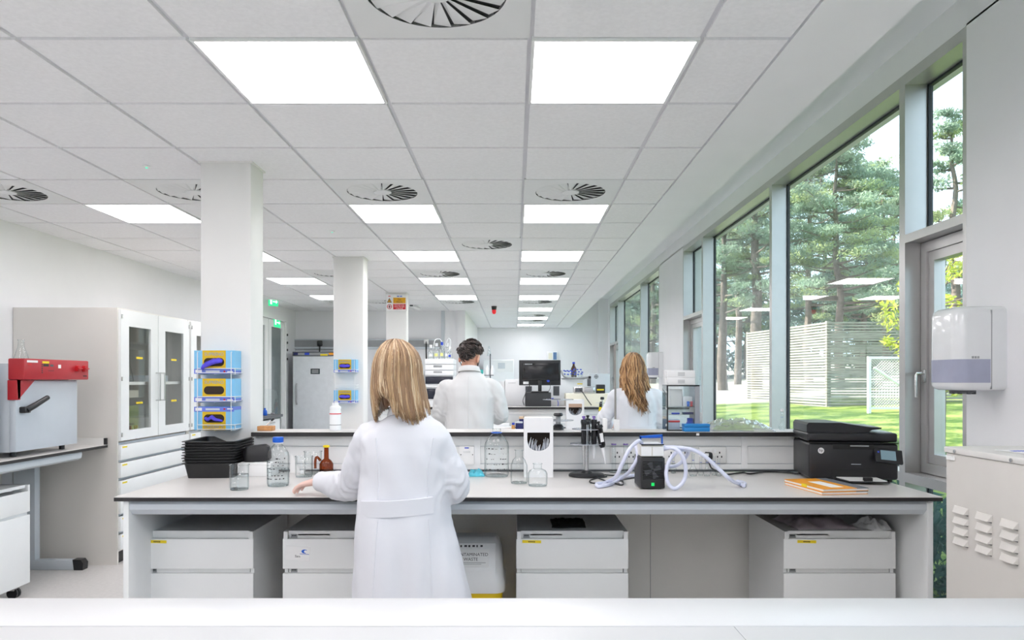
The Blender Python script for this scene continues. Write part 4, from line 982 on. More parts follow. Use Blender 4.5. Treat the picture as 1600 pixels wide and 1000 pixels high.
small('sample_box', (.012, .02, .0065), (.075, .09, .06), mat('pale blue box', srgb(196, 206, 224), .4), 'pale box with red stripe inside the acrylic cabinet, bottom left', 'box')
small('red_stripe', (.012, .0185, .045), (.075, .0198, .055), REDI, 'red label strip on the bottom box in the acrylic cabinet', 'label', 0)
o = MB().lathe([(.02, 0), (.021, .002), (.021, .032), (.016, .042), (.016, .06), (.001, .062)], (0, 0, 0), None, 20).build('wash_bottle', BLUEI, loc=(x0 + .136, y0 + .045, z0 + .0065)); tag(o, 'blue and white bottle inside the acrylic cabinet, bottom right', 'bottle')
for k in range(2):
    tt = thing('glove_carton', ['lower white carton on top of the acrylic cabinet', 'upper white carton on top of the acrylic cabinet'][k], 'box', (x0 + .006, y0 + .005, z0 + h_ + .0006 + k * .0405)); MB().box((0, 0, 0), (.148, .10, .039), None, .0015).build('carton', PAPER, tt)
    mb = MB()
    for q in range(4): mb.box((.055, -.0006, .010 + q * .005), (.092, 0, .012 + q * .005))
    mb.build('printing', MGREY, tt, smooth=False)
    B((-.012, .01, .002), (-.0006, .012, .036), PAPER).build('side_flap', PAPER, tt)
# blue box, bag, flask
BLUEB = mat('blue box plastic', srgb(30, 130, 200), .4)
t = thing('slide_box', 'bright blue plastic box on the ledge', 'box', onl(1087.5, -.045)); t.location.y = SY - .04; MB().box((-.068, 0, 0), (.068, .06, .024), None, .003).build('base', BLUEB, t); MB().box((-.069, -.001, .0245), (.069, .061, .041), None, .003).build('lid', BLUEB, t)
BAGM = glass('clear bag film', (.93, .95, .95), (.7, .75, .78), blend=.5, rough=.12, body=(.85, .88, .87), bodyfac=.30, f0=.22)
crumple('plastic_bag', BAGM, .40, .16, .07, 21, 'crumpled clear plastic bag holding green bags on the ledge', 'bag', (gx(1150, LY), LY + .02, LZ + EPS), -.1, 44, 24, 2.2)
GRN = mat('green film', srgb(150, 190, 70), .4, var=.3, scale=30)
crumple('green_packet', GRN, .20, .10, .045, 25, 'pale green packet inside the clear bag', 'packet', (gx(1148, LY), LY + .02, LZ + .005), -.1)
volumetric(onl(1222, .06), .018, .10, 'volumetric flask on the ledge left of the printer', None, WPLAST)
# ---- big bottle, flasks, tip dispenser
media_bottle(on(776, 744), .0635, .255, 'large clear media bottle with blue pouring ring', False, 0, seed=9, rows=5)
mb = MB(); lathe_thing('glass_bottle', 'plain clear bottle between the large bottle and the dispenser box', 'bottle', on(811, 755), [(.038, .001), (.0405, .008), (.0405, .085), (.030, .112), (.018, .125), (.018, .155), (.021, .158)], LGLASS, rim=.0015)
lathe_thing('glass_bottle', 'squat clear bottle in front of the dispenser box', 'bottle', on(840, 759), [(.042, .001), (.046, .008), (.046, .058), (.038, .072), (.02, .080), (.019, .10), (.022, .103)], LGLASS, rim=.0015)
crumple('wipe_packet', mat('turquoise packet', srgb(80, 185, 205), .4, var=.25, scale=25), .085, .05, .04, 31, 'turquoise packet on the bench beside the large bottle', 'packet', on(744, 744))
DKBROWN = mat('painted box shade', (.035, .022, .016), .9); BOXW = mat('white coated card', (.80, .80, .81), .45, var=.01)
SHARD = glass('clear tips', (.85, .88, .92), (.5, .55, .62), blend=.5, rough=.1, body=(.8, .83, .9), bodyfac=.42, f0=.1)
def tip_box(loc, label, w_=.148, h_=.302, d_=.13, top=None, seed=0, cut=(.180, .228, .057)):
    t = thing('dispenser_box', label, 'dispenser box', loc); mb = MB(); zc, zt, a = cut; hx = w_ / 2
    mb.box((-hx, .003, 0), (-hx + .003, d_, h_)); mb.box((hx - .003, .003, 0), (hx, d_, h_)); mb.box((-hx, d_ - .003, 0), (hx, d_, h_)); mb.box((-hx, .003, h_ - .003), (hx, d_, h_)); mb.box((-hx, .003, 0), (hx, d_, .003))
    mb.box((-hx, 0, 0), (-a, .003, h_)); mb.box((a, 0, 0), (hx, .003, h_)); mb.box((-a, 0, zt), (a, .003, h_))
    n = 16
    for k in range(n):
        xa, xb = -a + 2 * a * k / n, -a + 2 * a * (k + 1) / n
        za, zb = zc - (sqrt(max(0, a * a - xa * xa)) - 0) * .80, zc - sqrt(max(0, a * a - xb * xb)) * .80
        mb.prism([(xa, 0), (xb, 0), (xb, zb), (xa, za)], 'y', 0, .003)
    mb.mats = [BOXW]; mb.build('carton', BOXW, t, smooth=False)
    B((-hx + .004, .05, .004), (hx - .004, .055, h_ - .004), DKBROWN).build('shade_sheet', DKBROWN, t, smooth=False)  # dark sheet stands in for the shade inside the carton
    rs = random.Random(seed); mb = MB()
    for k in range(34):
        x = rs.uniform(-a * .9, a * .9); z = zc - sqrt(max(0, a * a - x * x)) * .80 - .01; L = rs.uniform(.02, .055) * (1.2 if abs(x) > a * .35 else .8)
        mb.tube([(x, rs.uniform(.008, .04), z), (x + rs.uniform(-.02, .02), rs.uniform(.008, .04), z + L)], [.005, .0015], None, 6)
    mb.build('clear_tips', SHARD, t)
    if top: B((-a, -.001, zt - .0), (a, .0, zt + .035), top).build('card_flap', top, t, smooth=False)
    return t
tip_box(on(841.5, 746.5), 'white dispenser box with half-round opening on the front bench')
# ---- pipette stand and pipettes
def pip_stand(loc, label, h_=.29, rb=.092, pole=.011, pm=STEEL):
    t = thing('pipette_stand', label, 'pipette stand', loc); MB().lathe([(rb, 0), (rb, .008), (rb * .93, .014), (.03, .018), (.02, .03), (.001, .03)], (0, 0, 0), None, 40).build('base', BLKP, t)
    MB().cyl((0, 0, .03), (0, 0, h_), pole, None, None, 20).build('pole', pm, t)
    for z in (.165, h_ - .025):
        mb = MB(); mb.lathe([(pole, 0), (.075 if z > .2 else .085, 0), (.075 if z > .2 else .085, .004), (pole, .004)], (0, 0, z), None, 36, False); mb.build('holder_ring', SHARD, t)
    MB().lathe([(pole * 1.6, h_), (pole * 2, h_ + .006), (pole * 1.7, h_ + .018), (.001, h_ + .02)], (0, 0, 0), None, 16).build('top_knob', BLKP, t)
    return t
SL = on(916.5, 744)
pip_stand(SL, 'round black pipette stand with chrome pole on the front bench', .265)
def pipette(loc, rot, label, tip=WPLAST, accent=None, wide=1.0, Lh=.125, Lt=.10):
    t = thing('pipette', label, 'pipette', loc); t.rotation_euler = rot; mb = MB()
    mb.ring_loft([[(x * wide, y, z) for x, y in rrect(-a, a, -b, b, min(a, b) * .8, 3)] for a, b, z in ((.008, .009, 0), (.0125, .013, .012), (.0125, .014, .05), (.0115, .013, .10), (.0145, .017, Lh - .012), (.012, .014, Lh))]); mb.build('grip', BLKG, t)
    mb = MB(); mb.cyl((0, 0, Lh), (0, 0, Lh + .010), .0055, None, None, 12); mb.lathe([(.0085, Lh + .009), (.009, Lh + .017), (.001, Lh + .018)], (0, 0, 0), None, 14); mb.build('plunger', accent or DGREY, t)
    mb = MB(); mb.box((-.004, -.03, Lh - .02), (.004, -.01, Lh - .012), None, .002); mb.build('finger_hook', BLKP, t)
    mb = MB(); mb.lathe([(.009, 0), (.0095, -.02), (.007, -.045), (.0055, -Lt * .75), (.003, -Lt), (.0005, -Lt)], (0, 0, 0), None, 14); mb.build('barrel', tip, t); return t
VIO = mat('violet button', srgb(120, 90, 170), .4)
pipette((SL[0] - .019, SL[1] - .045, SL[2] + .163), (0, 0, .3), 'black pipette with long steel barrel, leftmost on the stand', STEEL, VIO, 1.0, .13, .11)
pipette((SL[0] + .012, SL[1] + .06, SL[2] + .167), (0, 0, .9), 'black pipette at the back of the stand', WPLAST, BLKP, 1.0, .125, .09)
pipette((SL[0] + .034, SL[1] - .035, SL[2] + .163), (0, 0, .5), 'black pipette with white barrel and violet button on the stand', WPLAST, VIO, 1.0, .13, .07)
o = pipette((SL[0] + .078, SL[1] - .035, SL[2] + .150), (0, radians(-10), .2), 'wide electronic pipette with white label, rightmost on the stand', WPLAST, BLKP, 1.35, .118, .085)
B((-.009, -.0155, .03), (.009, -.0145, .075), PAPER).build('white_label', PAPER, o)
# ---- vacuum pump with hoses
PL = on(1020, 765); t = thing('vacuum_pump', 'small black vacuum pump with white top and blue handle', 'pump', PL); s_ = PL[1] / F; hw = 19.2 * s_; hb = 50 * s_; dpt = .17
MB().box((-hw, 0, .004), (hw, dpt, hb), None, .006).build('housing', BLKP, t)
mb = MB(); nfin = 12; fan = mat('fan blades grey', (.10, .10, .115), .4)
for k in range(nfin): z = hb * (.32 + .58 * k / nfin); mb.box((-hw * .82, -.0025, z), (hw * .82, .001, z + hb * .018))
mb.build('grille', BLKG, t)
mb = MB()
for k in range(4):
    a = pi / 2 * k + .3; c = (0, hb * .6)
    mb.prism([(c[0] + .006 * cos(a + d), c[1] + .006 * sin(a + d)) for d in (-.8, .8)] + [(c[0] + hw * .72 * cos(a + d), c[1] + hw * .72 * sin(a + d)) for d in (.42, -.25)], 'y', -.0012, .0)
mb.build('fan', fan, t, smooth=False)
B((-.0068, -.003, hb * .11), (.0068, 0.0, hb * .21), emit('green power switch', (.0, .55, .10), .6)).build('power_switch', MATS['green power switch'], t)
mb = MB(); hw2 = hw * .93; h1 = hb + .002; h2 = hb + 18.5 * s_; mb.box((-hw2, .01, h1), (hw2, dpt - .01, h2), None, .005); mb.mats = [mat('pale pump head', (.80, .78, .72), .3)]; mb.build('pump_head', None, t)
mb = MB(); mb.box((-hw2 + .001, .006, h1 + .004), (-hw2 * .1, .0095, h2 - .006)); mb.box((hw2 * .02, .006, h1 + .004), (hw2 - .001, .0095, h2 - .006)); mb.build('head_panel', WPLAST, t)
mb = MB(); mb.box((-hw2, .012, h2), (hw2, dpt - .02, h2 + .004), WPLAST); mb.box((-hw2, .004, h2 + .001), (hw2, .011, h2 + .006), BLKP); mb.build('top_plate', WPLAST, t, smooth=False)
mb = MB(); za = h2 + .006; zb = h2 + 15 * s_; mb.box((-hw2, .03, za), (-hw2 + .005, .05, zb - .004)); mb.box((hw2 - .005, .03, za), (hw2, .05, zb + .004)); mb.ring_loft([[(x, y, z + (x / hw2 + 1) * .004) for x in (-hw2 if e < 0 else hw2,) for y, z in ((.03, zb - .012), (.05, zb - .012), (.05, zb - .003), (.03, zb - .003))] for e in (-1, 1)])
for k in range(12): mb.box((-hw2 * .8 + k * hw2 * .14, .028, zb - .012), (-hw2 * .8 + k * hw2 * .14 + .003, .052, zb - .006))
mb.build('handle', BLUECAP, t)
HOSE = mat('milky silicone hose', srgb(214, 218, 238), .3, var=.01)
def W(x, y, Y): return (gx(x, Y), Y, gz(y, Y))
def bz(x, y): p = on(x, y); return (p[0], p[1], p[2] + .0085)
def hose(name, label, P, r, m_, cat, n=8):
    o = MB().tube(smoothpath(P, n), r, None, 10).build(name, m_); return tag(o, label, cat)
yp = PL[1]
hose('silicone_hose', 'milky hose looping over the bench left of the pump', [W(1005, 706, yp + .06), W(1002, 692, yp + .03), W(996, 690, yp), W(983, 703, yp - .01), W(972, 725, yp - .0), W(962, 745, yp + .05), bz(946, 757), bz(933, 759), bz(935, 763), bz(952, 760), bz(968, 752), W(985, 735, yp + .1), W(996, 714, yp + .1), (gx(1000, yp) + .0, yp + .12, gz(700, yp))], .0088, HOSE, 'hose')
hose('silicone_hose', 'milky hose lying flat behind the pump towards the pipette stand', [bz(1001, 745), bz(985, 746), bz(968, 748), bz(950, 755), bz(941, 762)], .0085, HOSE, 'hose')
hose('silicone_hose', 'milky hose in an upright loop right of the pump', [W(1036, 702, yp + .03), W(1050, 700, yp), W(1063, 708, yp - .02), W(1071, 728, yp - .02), W(1069, 750, yp - .02), W(1056, 763, yp - .03), W(1045, 757, yp - .03), W(1041, 738, yp - .02), W(1047, 718, yp), W(1060, 705, yp + .06), W(1075, 704, yp + .1), W(1070, 716, yp + .12), W(1055, 728, yp + .12), (gx(1038, yp), yp + .14, gz(735, yp))], .0088, HOSE, 'hose')
hose('silicone_hose', 'milky hose arching from the pump far to the right', [W(1036, 699, yp + .08), W(1055, 699, yp + .07), W(1080, 702, yp + .04), W(1100, 712, yp + .02), W(1122, 732, yp), W(1142, 750, yp - .01), bz(1156, 759.5), bz(1162, 762), bz(1163, 758), bz(1152, 755)], .0088, HOSE, 'hose')
def cab(x, y, r=.0035): p = on(x, y); return (p[0], p[1], p[2] + r)
hose('power_cable', 'black mains cable looping on the bench left of the pump', [cab(1002, 740), cab(980, 744), cab(958, 744), cab(937, 743), cab(931, 746), cab(945, 752), cab(970, 759), cab(974, 755), cab(972, 751), cab(990, 748), cab(1001, 747)], .0033, BLKP, 'cable')
hose('power_cable', 'second black cable curled beside the pipette stand', [cab(948, 746), cab(934, 748), cab(922, 752), cab(926, 756), cab(945, 756), cab(968, 757)], .0033, BLKP, 'cable')
t = thing('power_cable', 'black plug in the wall socket with cable to the printer', 'cable')
px_, pz_ = gx(1105, SY), gz(712, SY)
MB().box((px_ - .022, SY - .04, pz_ - .022), (px_ + .022, SY - .0105, pz_ + .022), None, .012).build('plug', BLKP, t)
MB().tube(smoothpath([(px_, SY - .03, pz_ - .02), (px_ + .01, SY - .045, pz_ - .06), (px_ + .05, SY - .05, BT + .006), cab(1135, 743, .005), cab(1160, 740, .005), cab(1172, 742, .005), cab(1195, 738.8, .005), cab(1220, 739, .005), cab(1250, 742, .005)], 8), .0042, None, 8).build('lead', BLKP, t)
# small flasks along the back of the bench
for n_, (x, y, r, h_) in enumerate(((1083, 744, .024, .115), (1095, 743, .015, .095), (1104.5, 744, .019, .10), (1116, 742.5, .017, .10), (1123, 744, .017, .09))):
    volumetric(on(x, y), r, h_, ['small volumetric flask behind the arched hose, leftmost of five', 'small volumetric flask, second from left under the socket', 'small volumetric flask, middle one under the socket', 'small volumetric flask, fourth from left under the socket', 'small volumetric flask, rightmost under the socket'][n_], 'small flasks under the sockets', WPLAST if n_ in (1, 2) else None)
for n_, (x, y, r, h_) in enumerate(((976, 737, .021, .145), (992, 738, .017, .10), (1052, 739, .018, .085))):
    volumetric(on(x, y), r, h_, ['volumetric flask with dark base left of the pump', 'small flask close to the left side of the pump', 'small flask seen through the upright hose loop'][n_], 'flasks behind the pump')
for n_, x in enumerate((959, 977.5)):
    t = lathe_thing('measuring_cylinder', ['tall measuring cylinder right of the pipette stand', 'tall measuring cylinder nearer the pump'][n_], 'measuring cylinder', on(x, 738.5), [(.011, .006), (.0105, .15), (.013, .156)], LGLASS, None, False, 16); MB().lathe([(.024, 0), (.024, .004), (.012, .008), (.001, .008)], (0, 0, 0), None, 20).build('foot', LGLASS, t); mb = MB(); mb.lathe([(.014, .148), (.014, .153)], (0, 0, 0), None, 16, False); mb.build('collar', VIO, t)
# ---- printer
PRN = mat('black printer plastic', (.014, .014, .017), .36, var=.05); PRD = mat('darker recess plastic', (.006, .006, .007), .5); SCR = emit('printer screen', srgb(110, 135, 145), .35)
t = thing('printer', 'black multifunction printer at the right end of the bench', 'printer', (1.4375, 3.547, BT + EPS), radians(-8.5)); W_, Dp = .41, .335
mb = MB(); mb.box((.0, .0, .012), (W_, Dp, .186), None, .012, None, 3); mb.build('body', PRN, t)
mb = MB()
for x in (.03, W_ - .03):
    for y in (.03, Dp - .04): mb.cyl((x, y, 0), (x, y, .014), .012, None, None, 10)
mb.build('foot', PRD, t)
mb = MB(); mb.box((-.002, .02, .192), (W_ + .004, Dp + .004, .236), None, .010, None, 3); mb.build('scanner_lid', PRN, t)
mb = MB(); P = [(-.002, .236), (-.002, .272), (.008, .284), (.16, .284), (.19, .278), (.30, .262), (.345, .262), (.345, .256), (.30, .250), (.285, .240), (.285, .236)]
mb.prism(P, 'y', .035, Dp - .01); mb.build('document_feeder', PRN, t, ang=25)
mb = MB(); mb.prism([(.175, .2805), (.30, .2632), (.34, .2632), (.34, .2645), (.30, .2645), (.175, .282)], 'y', .06, Dp - .05); mb.build('feeder_tray', MGREY, t)
B((.30, .06, .2361), (W_ - .01, Dp - .05, .2385), LGREY).build('output_tray', LGREY, t)
mb = MB(); mb.box((.11, -.0008, .158), (.30, .004, .182)); mb.box((.105, -.0008, .014), (.315, .004, .062)); mb.box((.0, -.0002, .187), (W_, .02, .191)); mb.mats = [PRD]; mb.build('paper_slot', PRD, t, smooth=False)
mb = MB(); mb.box((.19, -.006, .172), (.275, .002, .178), None, .002); mb.build('slot_flap', MGREY, t)
mb = MB(); mb.ring_loft([[(.108, .02, .016), (.312, .02, .016), (.312, .02, .022), (.108, .02, .022)], [(.16, -.085, .008), (.342, -.085, .008), (.342, -.085, .014), (.16, -.085, .014)]]); mb.build('paper_tray', PRN, t, smooth=False)
mb = MB(); mb.ring_loft([[(.116, .018, .0225), (.304, .018, .0225), (.304, .018, .026), (.116, .018, .026)], [(.168, -.078, .0145), (.334, -.078, .0145), (.334, -.078, .017), (.168, -.078, .017)]]); mb.build('paper_stack', PAPER, t, smooth=False)
MB().box((.228, -.082, .016), (.268, -.062, .032), None, .002).build('paper_guide', PRD, t)
cp = MB().box((-.062, -.008, -.036), (.062, .008, .036), None, .005).build('control_panel', PRN, t, loc=(.358, -.022, .128), rot=(radians(-28), radians(5), 0))
B((-.038, -.0088, -.022), (.030, -.0078, .026), SCR).build('screen', SCR, cp, smooth=False)
B((-.052, -.0088, .012), (-.044, -.0078, .02), BLUEI).build('button', BLUEI, cp, smooth=False)
lg = MB(); lg.cyl((0, -.0004, 0), (0, .0008, 0), .0145, None, None, 28); lg = lg.build('badge', mat('silver badge', srgb(215, 217, 220), .35), t, loc=(.056, -.0006, .150))
text('hp', .019, PRN, lg, (0, -.0008, .0015)).rotation_euler = (pi / 2, 0, 0)
B((.195, -.0006, .085), (.24, .0002, .0875), LGREY).build('model_lettering', LGREY, t, smooth=False)
# ---- notebooks
ORG = mat('orange notebook cover', srgb(240, 160, 30), .5); SPN = mat('dark grey binding', srgb(110, 114, 122), .6)
for k in range(2):
    t = thing('notebook', ['orange notebook underneath the other one', 'upper orange notebook with grey binding on the bench'][k], 'notebook', (1.405, 3.292, BT + EPS + k * .0135), radians(8 + 1.5 * k)); w_, d_ = .215, .315
    MB().box((-w_ / 2, -d_ / 2, 0), (w_ / 2, d_ / 2, .002)).box((-w_ / 2, -d_ / 2, .0108), (w_ / 2, d_ / 2, .0128)).build('cover', ORG, t, smooth=False)
    B((-w_ / 2 + .002, -d_ / 2 + .002, .002), (w_ / 2 - .004, d_ / 2 - .002, .0108), PAPER).build('pages', PAPER, t, smooth=False)
    B((w_ / 2 - .055, -d_ / 2 - .0003, .0105), (w_ / 2 + .0004, d_ / 2 + .0003, .0132), SPN).build('binding', SPN, t, smooth=False)
    if k: B((-.045, -.12, .0128), (.015, .06, .0131), PAPER).build('cover_label', PAPER, t, smooth=False); B((-w_ / 2 - .0004, -.03, .002), (-w_ / 2 + .012, .01, .0132), YEL).build('tape', YEL, t, smooth=False)
# ---- glove boxes and racks on the columns
GB = mat('pale blue carton', srgb(130, 195, 235), .5); GY = mat('golden carton panel', srgb(214, 178, 20), .5); GV = mat('violet blue carton band', srgb(105, 125, 215), .5); PALEB = mat('pale lettering', srgb(120, 150, 180), .5)
def glove_box(loc, label, flip=False, words=True):
    t = thing('glove_box', label, 'glove box', loc, 0, 'glove boxes in the wire racks'); w_, h_, d_ = .213, .124, .098; hx = w_ / 2; s_ = -1 if flip else 1; zz = lambda z: z if not flip else h_ - z
    def bx(x0, x1, za, zb, m_, y0=-.0008, y1=0): a, b = sorted((zz(za), zz(zb))); return ((x0, y0, a), (x1, y1, b), m_)
    c = MB(); c.box((-hx, .0, 0), (hx, d_, h_), GB); c.box(*bx(-hx, hx, 0, .026, GV)); c.box(*bx(hx, hx + .0006, 0, .124, GB, 0, d_)); c.box(*bx(hx, hx + .0008, .0, .018, GV, 0, d_)); c = c.build('carton', GB, t, smooth=False)
    p = MB(); p.box(*bx(-.062, .062, .026, .124, GY, -.0012)); p = p.build('gold_panel', GY, t, smooth=False)
    m_ = MB(); m_.prism([(x, (zz(.062)) + z) for x, z in rrect(-.054, .054, -.022, .022, .0215, 7)], 'y', -.0018, .0); m_.build('opening', DKBROWN, t, smooth=False)  # dark plate paints the shade of the hole onto the front
    if words: text('SUPRENO', .0235, PALEB, p, (0, -.0014, zz(.104)), (pi / 2, pi if flip else 0, 0))
    m_ = MB(); m_.box(*bx(-.045, .03, .008, .018, LGREY, -.0012)); m_.box(*bx(.05, .06, .008, .016, SRED, -.0012)); m_.box(*bx(.07, .1, .008, .014, PAPER, -.0012)); m_.box(*bx(-.1, -.065, .005, .021, PAPER, -.0012)); m_.build('printing', PAPER, t, smooth=False)
    return t
def wire_rack(X0, X1, Yf, Yb, zs, label):
    t = thing('wire_rack', label, 'wire rack'); r = .0022; mb = MB(); xa, xb = X0 + .02, X1 - .012
    ztop, zbot = max(z for z in zs) + .115, min(zs) - .006
    for x in (xa, xb): mb.tube([(x, Yf - .006, zbot), (x, Yf - .006, ztop - .06 + .06)], r, None, 6); mb.tube([(x, Yf - .006, ztop), (x, Yb, ztop + .012)], r, None, 6)
    mb.build('upright', WPAINT, t); 
    for z in zs:
        mb = MB()
        for dz in (.005, .028): mb.tube([(xa, Yf - .008, z + dz), (xb + .004, Yf - .008, z + dz), (X1 + .006, Yf + .0, z + dz), (X1 + .006, Yb, z + dz)], r, None, 6); 
        for x in (xa, (xa + xb) / 2, xb): mb.tube([(x, Yf - .008, z - .003), (x, Yb, z - .003)], r * .8, None, 6)
        mb.tube([(X1 + .006, Yf + .003, z + .03), (X1 + .006, Yf + .003, z - .003), (xb, Yf + .003, z - .003)], r, None, 6)
        mb.build('basket', WPAINT, t)
    return t
zs = [gz(584, 3.87), gz(628, 3.87), gz(672, 3.87)]
wire_rack(-1.706, -1.495, 3.868, 3.969, zs, 'white wire rack holding three glove boxes on the nearest column')
labs = ['blue and gold glove box, top of three on the nearest column', 'blue and gold glove box with empty opening, middle of three on the nearest column', 'upside-down glove box, bottom of three on the nearest column']
for k, z in enumerate(zs): glove_box((-1.6005, 3.870, z), labs[k], k == 2)
zs2_ = [gz(582, 6.97), gz(606, 6.97), gz(630, 6.97)]
wire_rack(-1.736, -1.522, 6.968, 7.069, zs2_, 'white wire rack with an empty middle slot on the second column')
glove_box((-1.629, 6.970, zs2_[0]), 'glove box in the top slot on the second column'); glove_box((-1.629, 6.970, zs2_[2]), 'glove box in the bottom slot on the second column')
def glove(c, P, r, label, sx=1.0):
    t = thing('nitrile_glove', label, 'glove', c, 0, 'violet gloves in the glove boxes'); mb = MB(); mb.tube(smoothpath(P, 5), [r * k for k in np.interp(np.linspace(0, 1, (len(P) - 1) * 5 + 1), np.linspace(0, 1, len(P)), [.5, .95, 1, .9, .45][:len(P)] if len(P) == 5 else [.6] * len(P))], None, 12, True, False, .6); o = mb.build('body', PURPLE, t)
    for v in o.data.vertices: v.co += Vector([noise.noise(v.co * 60) * .003, noise.noise(v.co * 55 + Vector((5, 0, 0))) * .002, noise.noise(v.co * 50 + Vector((0, 9, 0))) * .004])
    return t
glove((-1.6, 3.866, zs[0] + .062), [(.045, 0, .004), (.025, -.006, .008), (0, -.008, .002), (-.035, -.010, -.012), (-.062, -.010, -.036)], .020, 'violet glove hanging out of the top glove box')
glove((-1.6, 3.866, zs[2] + .062), [(-.048, 0, .004), (-.03, -.003, -.004), (-.01, -.004, .006), (.01, -.003, -.006), (.045, 0, -.012)], .014, 'violet glove bunched in the opening of the bottom glove box')
glove((-1.629, 6.966, zs2_[0] + .062), [(-.05, 0, 0), (-.03, -.004, .003), (0, -.004, 0), (.03, -.004, .003), (.05, 0, 0)], .019, 'violet glove filling the upper box on the second column')
glove((-1.629, 6.966, zs2_[2] + .062), [(-.05, 0, 0), (-.03, -.004, .003), (0, -.004, 0), (.03, -.004, .003), (.05, 0, 0)], .019, 'violet glove filling the lower box on the second column')
# ---- glassware on the incubator and inside the cabinets
conical((gx(28, 4.72), 4.75, BT + .600), .05, .155, 'conical flask standing on the incubator')
beaker((gx(4, 4.72), 4.62, BT + .600), .04, .11, 'beaker with blue mark on the incubator at the photo edge')
for k, (y, r, h_) in enumerate(((5.72, .05, .2), (5.86, .045, .16), (5.98, .05, .22))):
    conical((CF - .16 - .05 * (k % 2), y, 1.3965), r, h_, ['flask nearest the front in the glazed cabinet, upper shelf', 'small flask in the glazed cabinet, upper shelf', 'tall flask beside the door frame on the upper cabinet shelf'][k], 'flasks in the glazed cabinet')
for k in range(3):
    o = MB().box((CF - .45, 5.62, 1.3965 + k * .06), (CF - .26, 5.9, 1.4555 + k * .06), None, .006).build('storage_box', LGREY); tag(o, ['lowest', 'middle', 'topmost'][k] + ' grey storage box stacked in the glazed cabinet', 'box', 'grey boxes in the glazed cabinet')
for k in range(3):
    o = MB().lathe([(.012, 0), (.014, .004), (.014, .09), (.016, .092), (.016, .11), (.001, .111)], (0, 0, 0), None, 12).build('sample_tube', mat('rust brown liquid', (.18, .045, .03), .3), loc=(CF - .10, 5.82 + .09 * k, .926)); tag(o, ['rust-brown tube at the left of the three on the cabinet floor', 'rust-brown tube in the middle of the three on the cabinet floor', 'rust-brown tube at the right of the three on the cabinet floor'][k], 'tube', 'brown tubes in the glazed cabinet')
o = MB().lathe([(.14, 0), (.16, .02), (.17, .16), (.001, .165)], (0, 0, 0), None, 24).build('plastic_tub', BEIGE, loc=(CF - .28, 6.42, .926)); tag(o, 'large pale tub on the floor of the glazed cabinet', 'tub')
o = B((CF - .4, 6.2, 1.3965), (CF - .12, 6.6, 1.45), LGREY).build('storage_tray', LGREY); tag(o, 'shallow tray behind the right cabinet door', 'tray')
# ================================================================ far bench and back of the room
def on2(x, y, Y): return (gx(x, Y), Y, gz(y, Y))
IY = 7.74; si = IY / F
WI = mat('instrument white', (.82, .825, .84), .35, var=.01); ISMK = mat('smoked window', (.018, .02, .035), .12); CREAM = mat('instrument cream', srgb(228, 224, 206), .4, var=.01); TEAL = mat('teal case', srgb(60, 165, 160), .45)
def pbox(x0, x1, y0, y1, Y, d, m_, name, parent, bev=.004):
    """box given by its front-face corners, local to the parent thing"""
    L = parent.location; a = (gx(x0, Y) - L.x, Y - L.y, gz(y1, Y) - L.z); b = (gx(x1, Y) - L.x, Y + d - L.y, gz(y0, Y) - L.z)
    return MB().box(a, b, None, bev).build(name, m_, parent)
# chromatograph stack
mods = [(625, 640, 'white', 'base module of the instrument stack behind the man'), (606, 624.6, 'door', 'lower dark-windowed module of the instrument stack'), (601.4, 605.7, 'white', 'thin white module between the two dark windows'), (587, 601.1, 'door', 'upper dark-windowed module of the instrument stack'), (578.6, 586.7, 'slot', 'white pump module just above the dark window'), (569.3, 578.3, 'slot', 'second white pump module from the top of the stack'), (560.5, 569.0, 'white', 'solvent tray on top of the instrument stack')]
zprev = BT + EPS
for k, (ya, yb, kind, lab_) in enumerate(mods):
    t = thing('instrument_module', lab_, 'instrument', (gx(664, IY), IY, zprev), 0, 'modules of the instrument stack'); zt = gz(ya, IY); w_ = 44.5 * si; h_ = zt - zprev - EPS
    MB().box((0, .01, 0), (w_, .42, h_), None, .006).build('case', WI, t)
    if kind == 'door': MB().box((.004, 0, .01), (w_ * .98, .009, h_ - .008), None, .003).build('dark_window', ISMK, t); MB().box((.0, .0, 0.0), (w_, .0095, .009), None, .002).build('sill', WI, t)
    else:
        MB().box((0, 0, .003), (w_, .009, h_ - .003), None, .003).build('fascia', WI, t)
        if kind == 'slot': MB().box((w_ * .3, -.0015, h_ * .5), (w_ * .6, .001, h_ * .88), None, .001).build('grip_recess', MGREY, t)
    zprev = zt
zt = zprev + EPS
YELL = mat('pale yellow label', srgb(225, 225, 140), .6)
for k, (x, r, h_, cap) in enumerate(((672, .032, .12, 0), (680, .034, .14, 0), (689.5, .03, .15, 1), (697, .034, .14, 0), (702, .026, .10, 1))):
    t = lathe_thing('solvent_bottle', ['clear solvent bottle at the left end of the stack top', 'clear solvent bottle with tube loop, second on the stack', 'solvent bottle with tilted blue cap in the middle of the stack', 'clear solvent bottle with tube loop, right of the blue cap', 'short solvent bottle with blue label at the right end of the stack'][k], 'bottle', (gx(x, IY), IY + .07 + .05 * (k % 2), zt), [(r * .95, .001), (r, .006), (r, h_ * .6), (r * .4, h_ * .8), (r * .36, h_)], LGLASS, 'solvent bottles on the instrument stack', n=16)
    MB().box((-r * .5, -r * 1.05, h_ * .2), (r * .5, -r * .9, h_ * .42)).build('label', BLUEI if k == 4 else (YELL if k in (1, 2) else PAPER), t)
    mb = MB(); mb.lathe([(r * .45, h_ * .98), (r * .47, h_ + .03), (.001, h_ + .031)], (0, 0, 0), None, 14); mb.build('cap', BLUEI if cap and k == 2 else WPLAST, t)
TUBE = mat('clear thin tubing', (.80, .82, .84), .2)
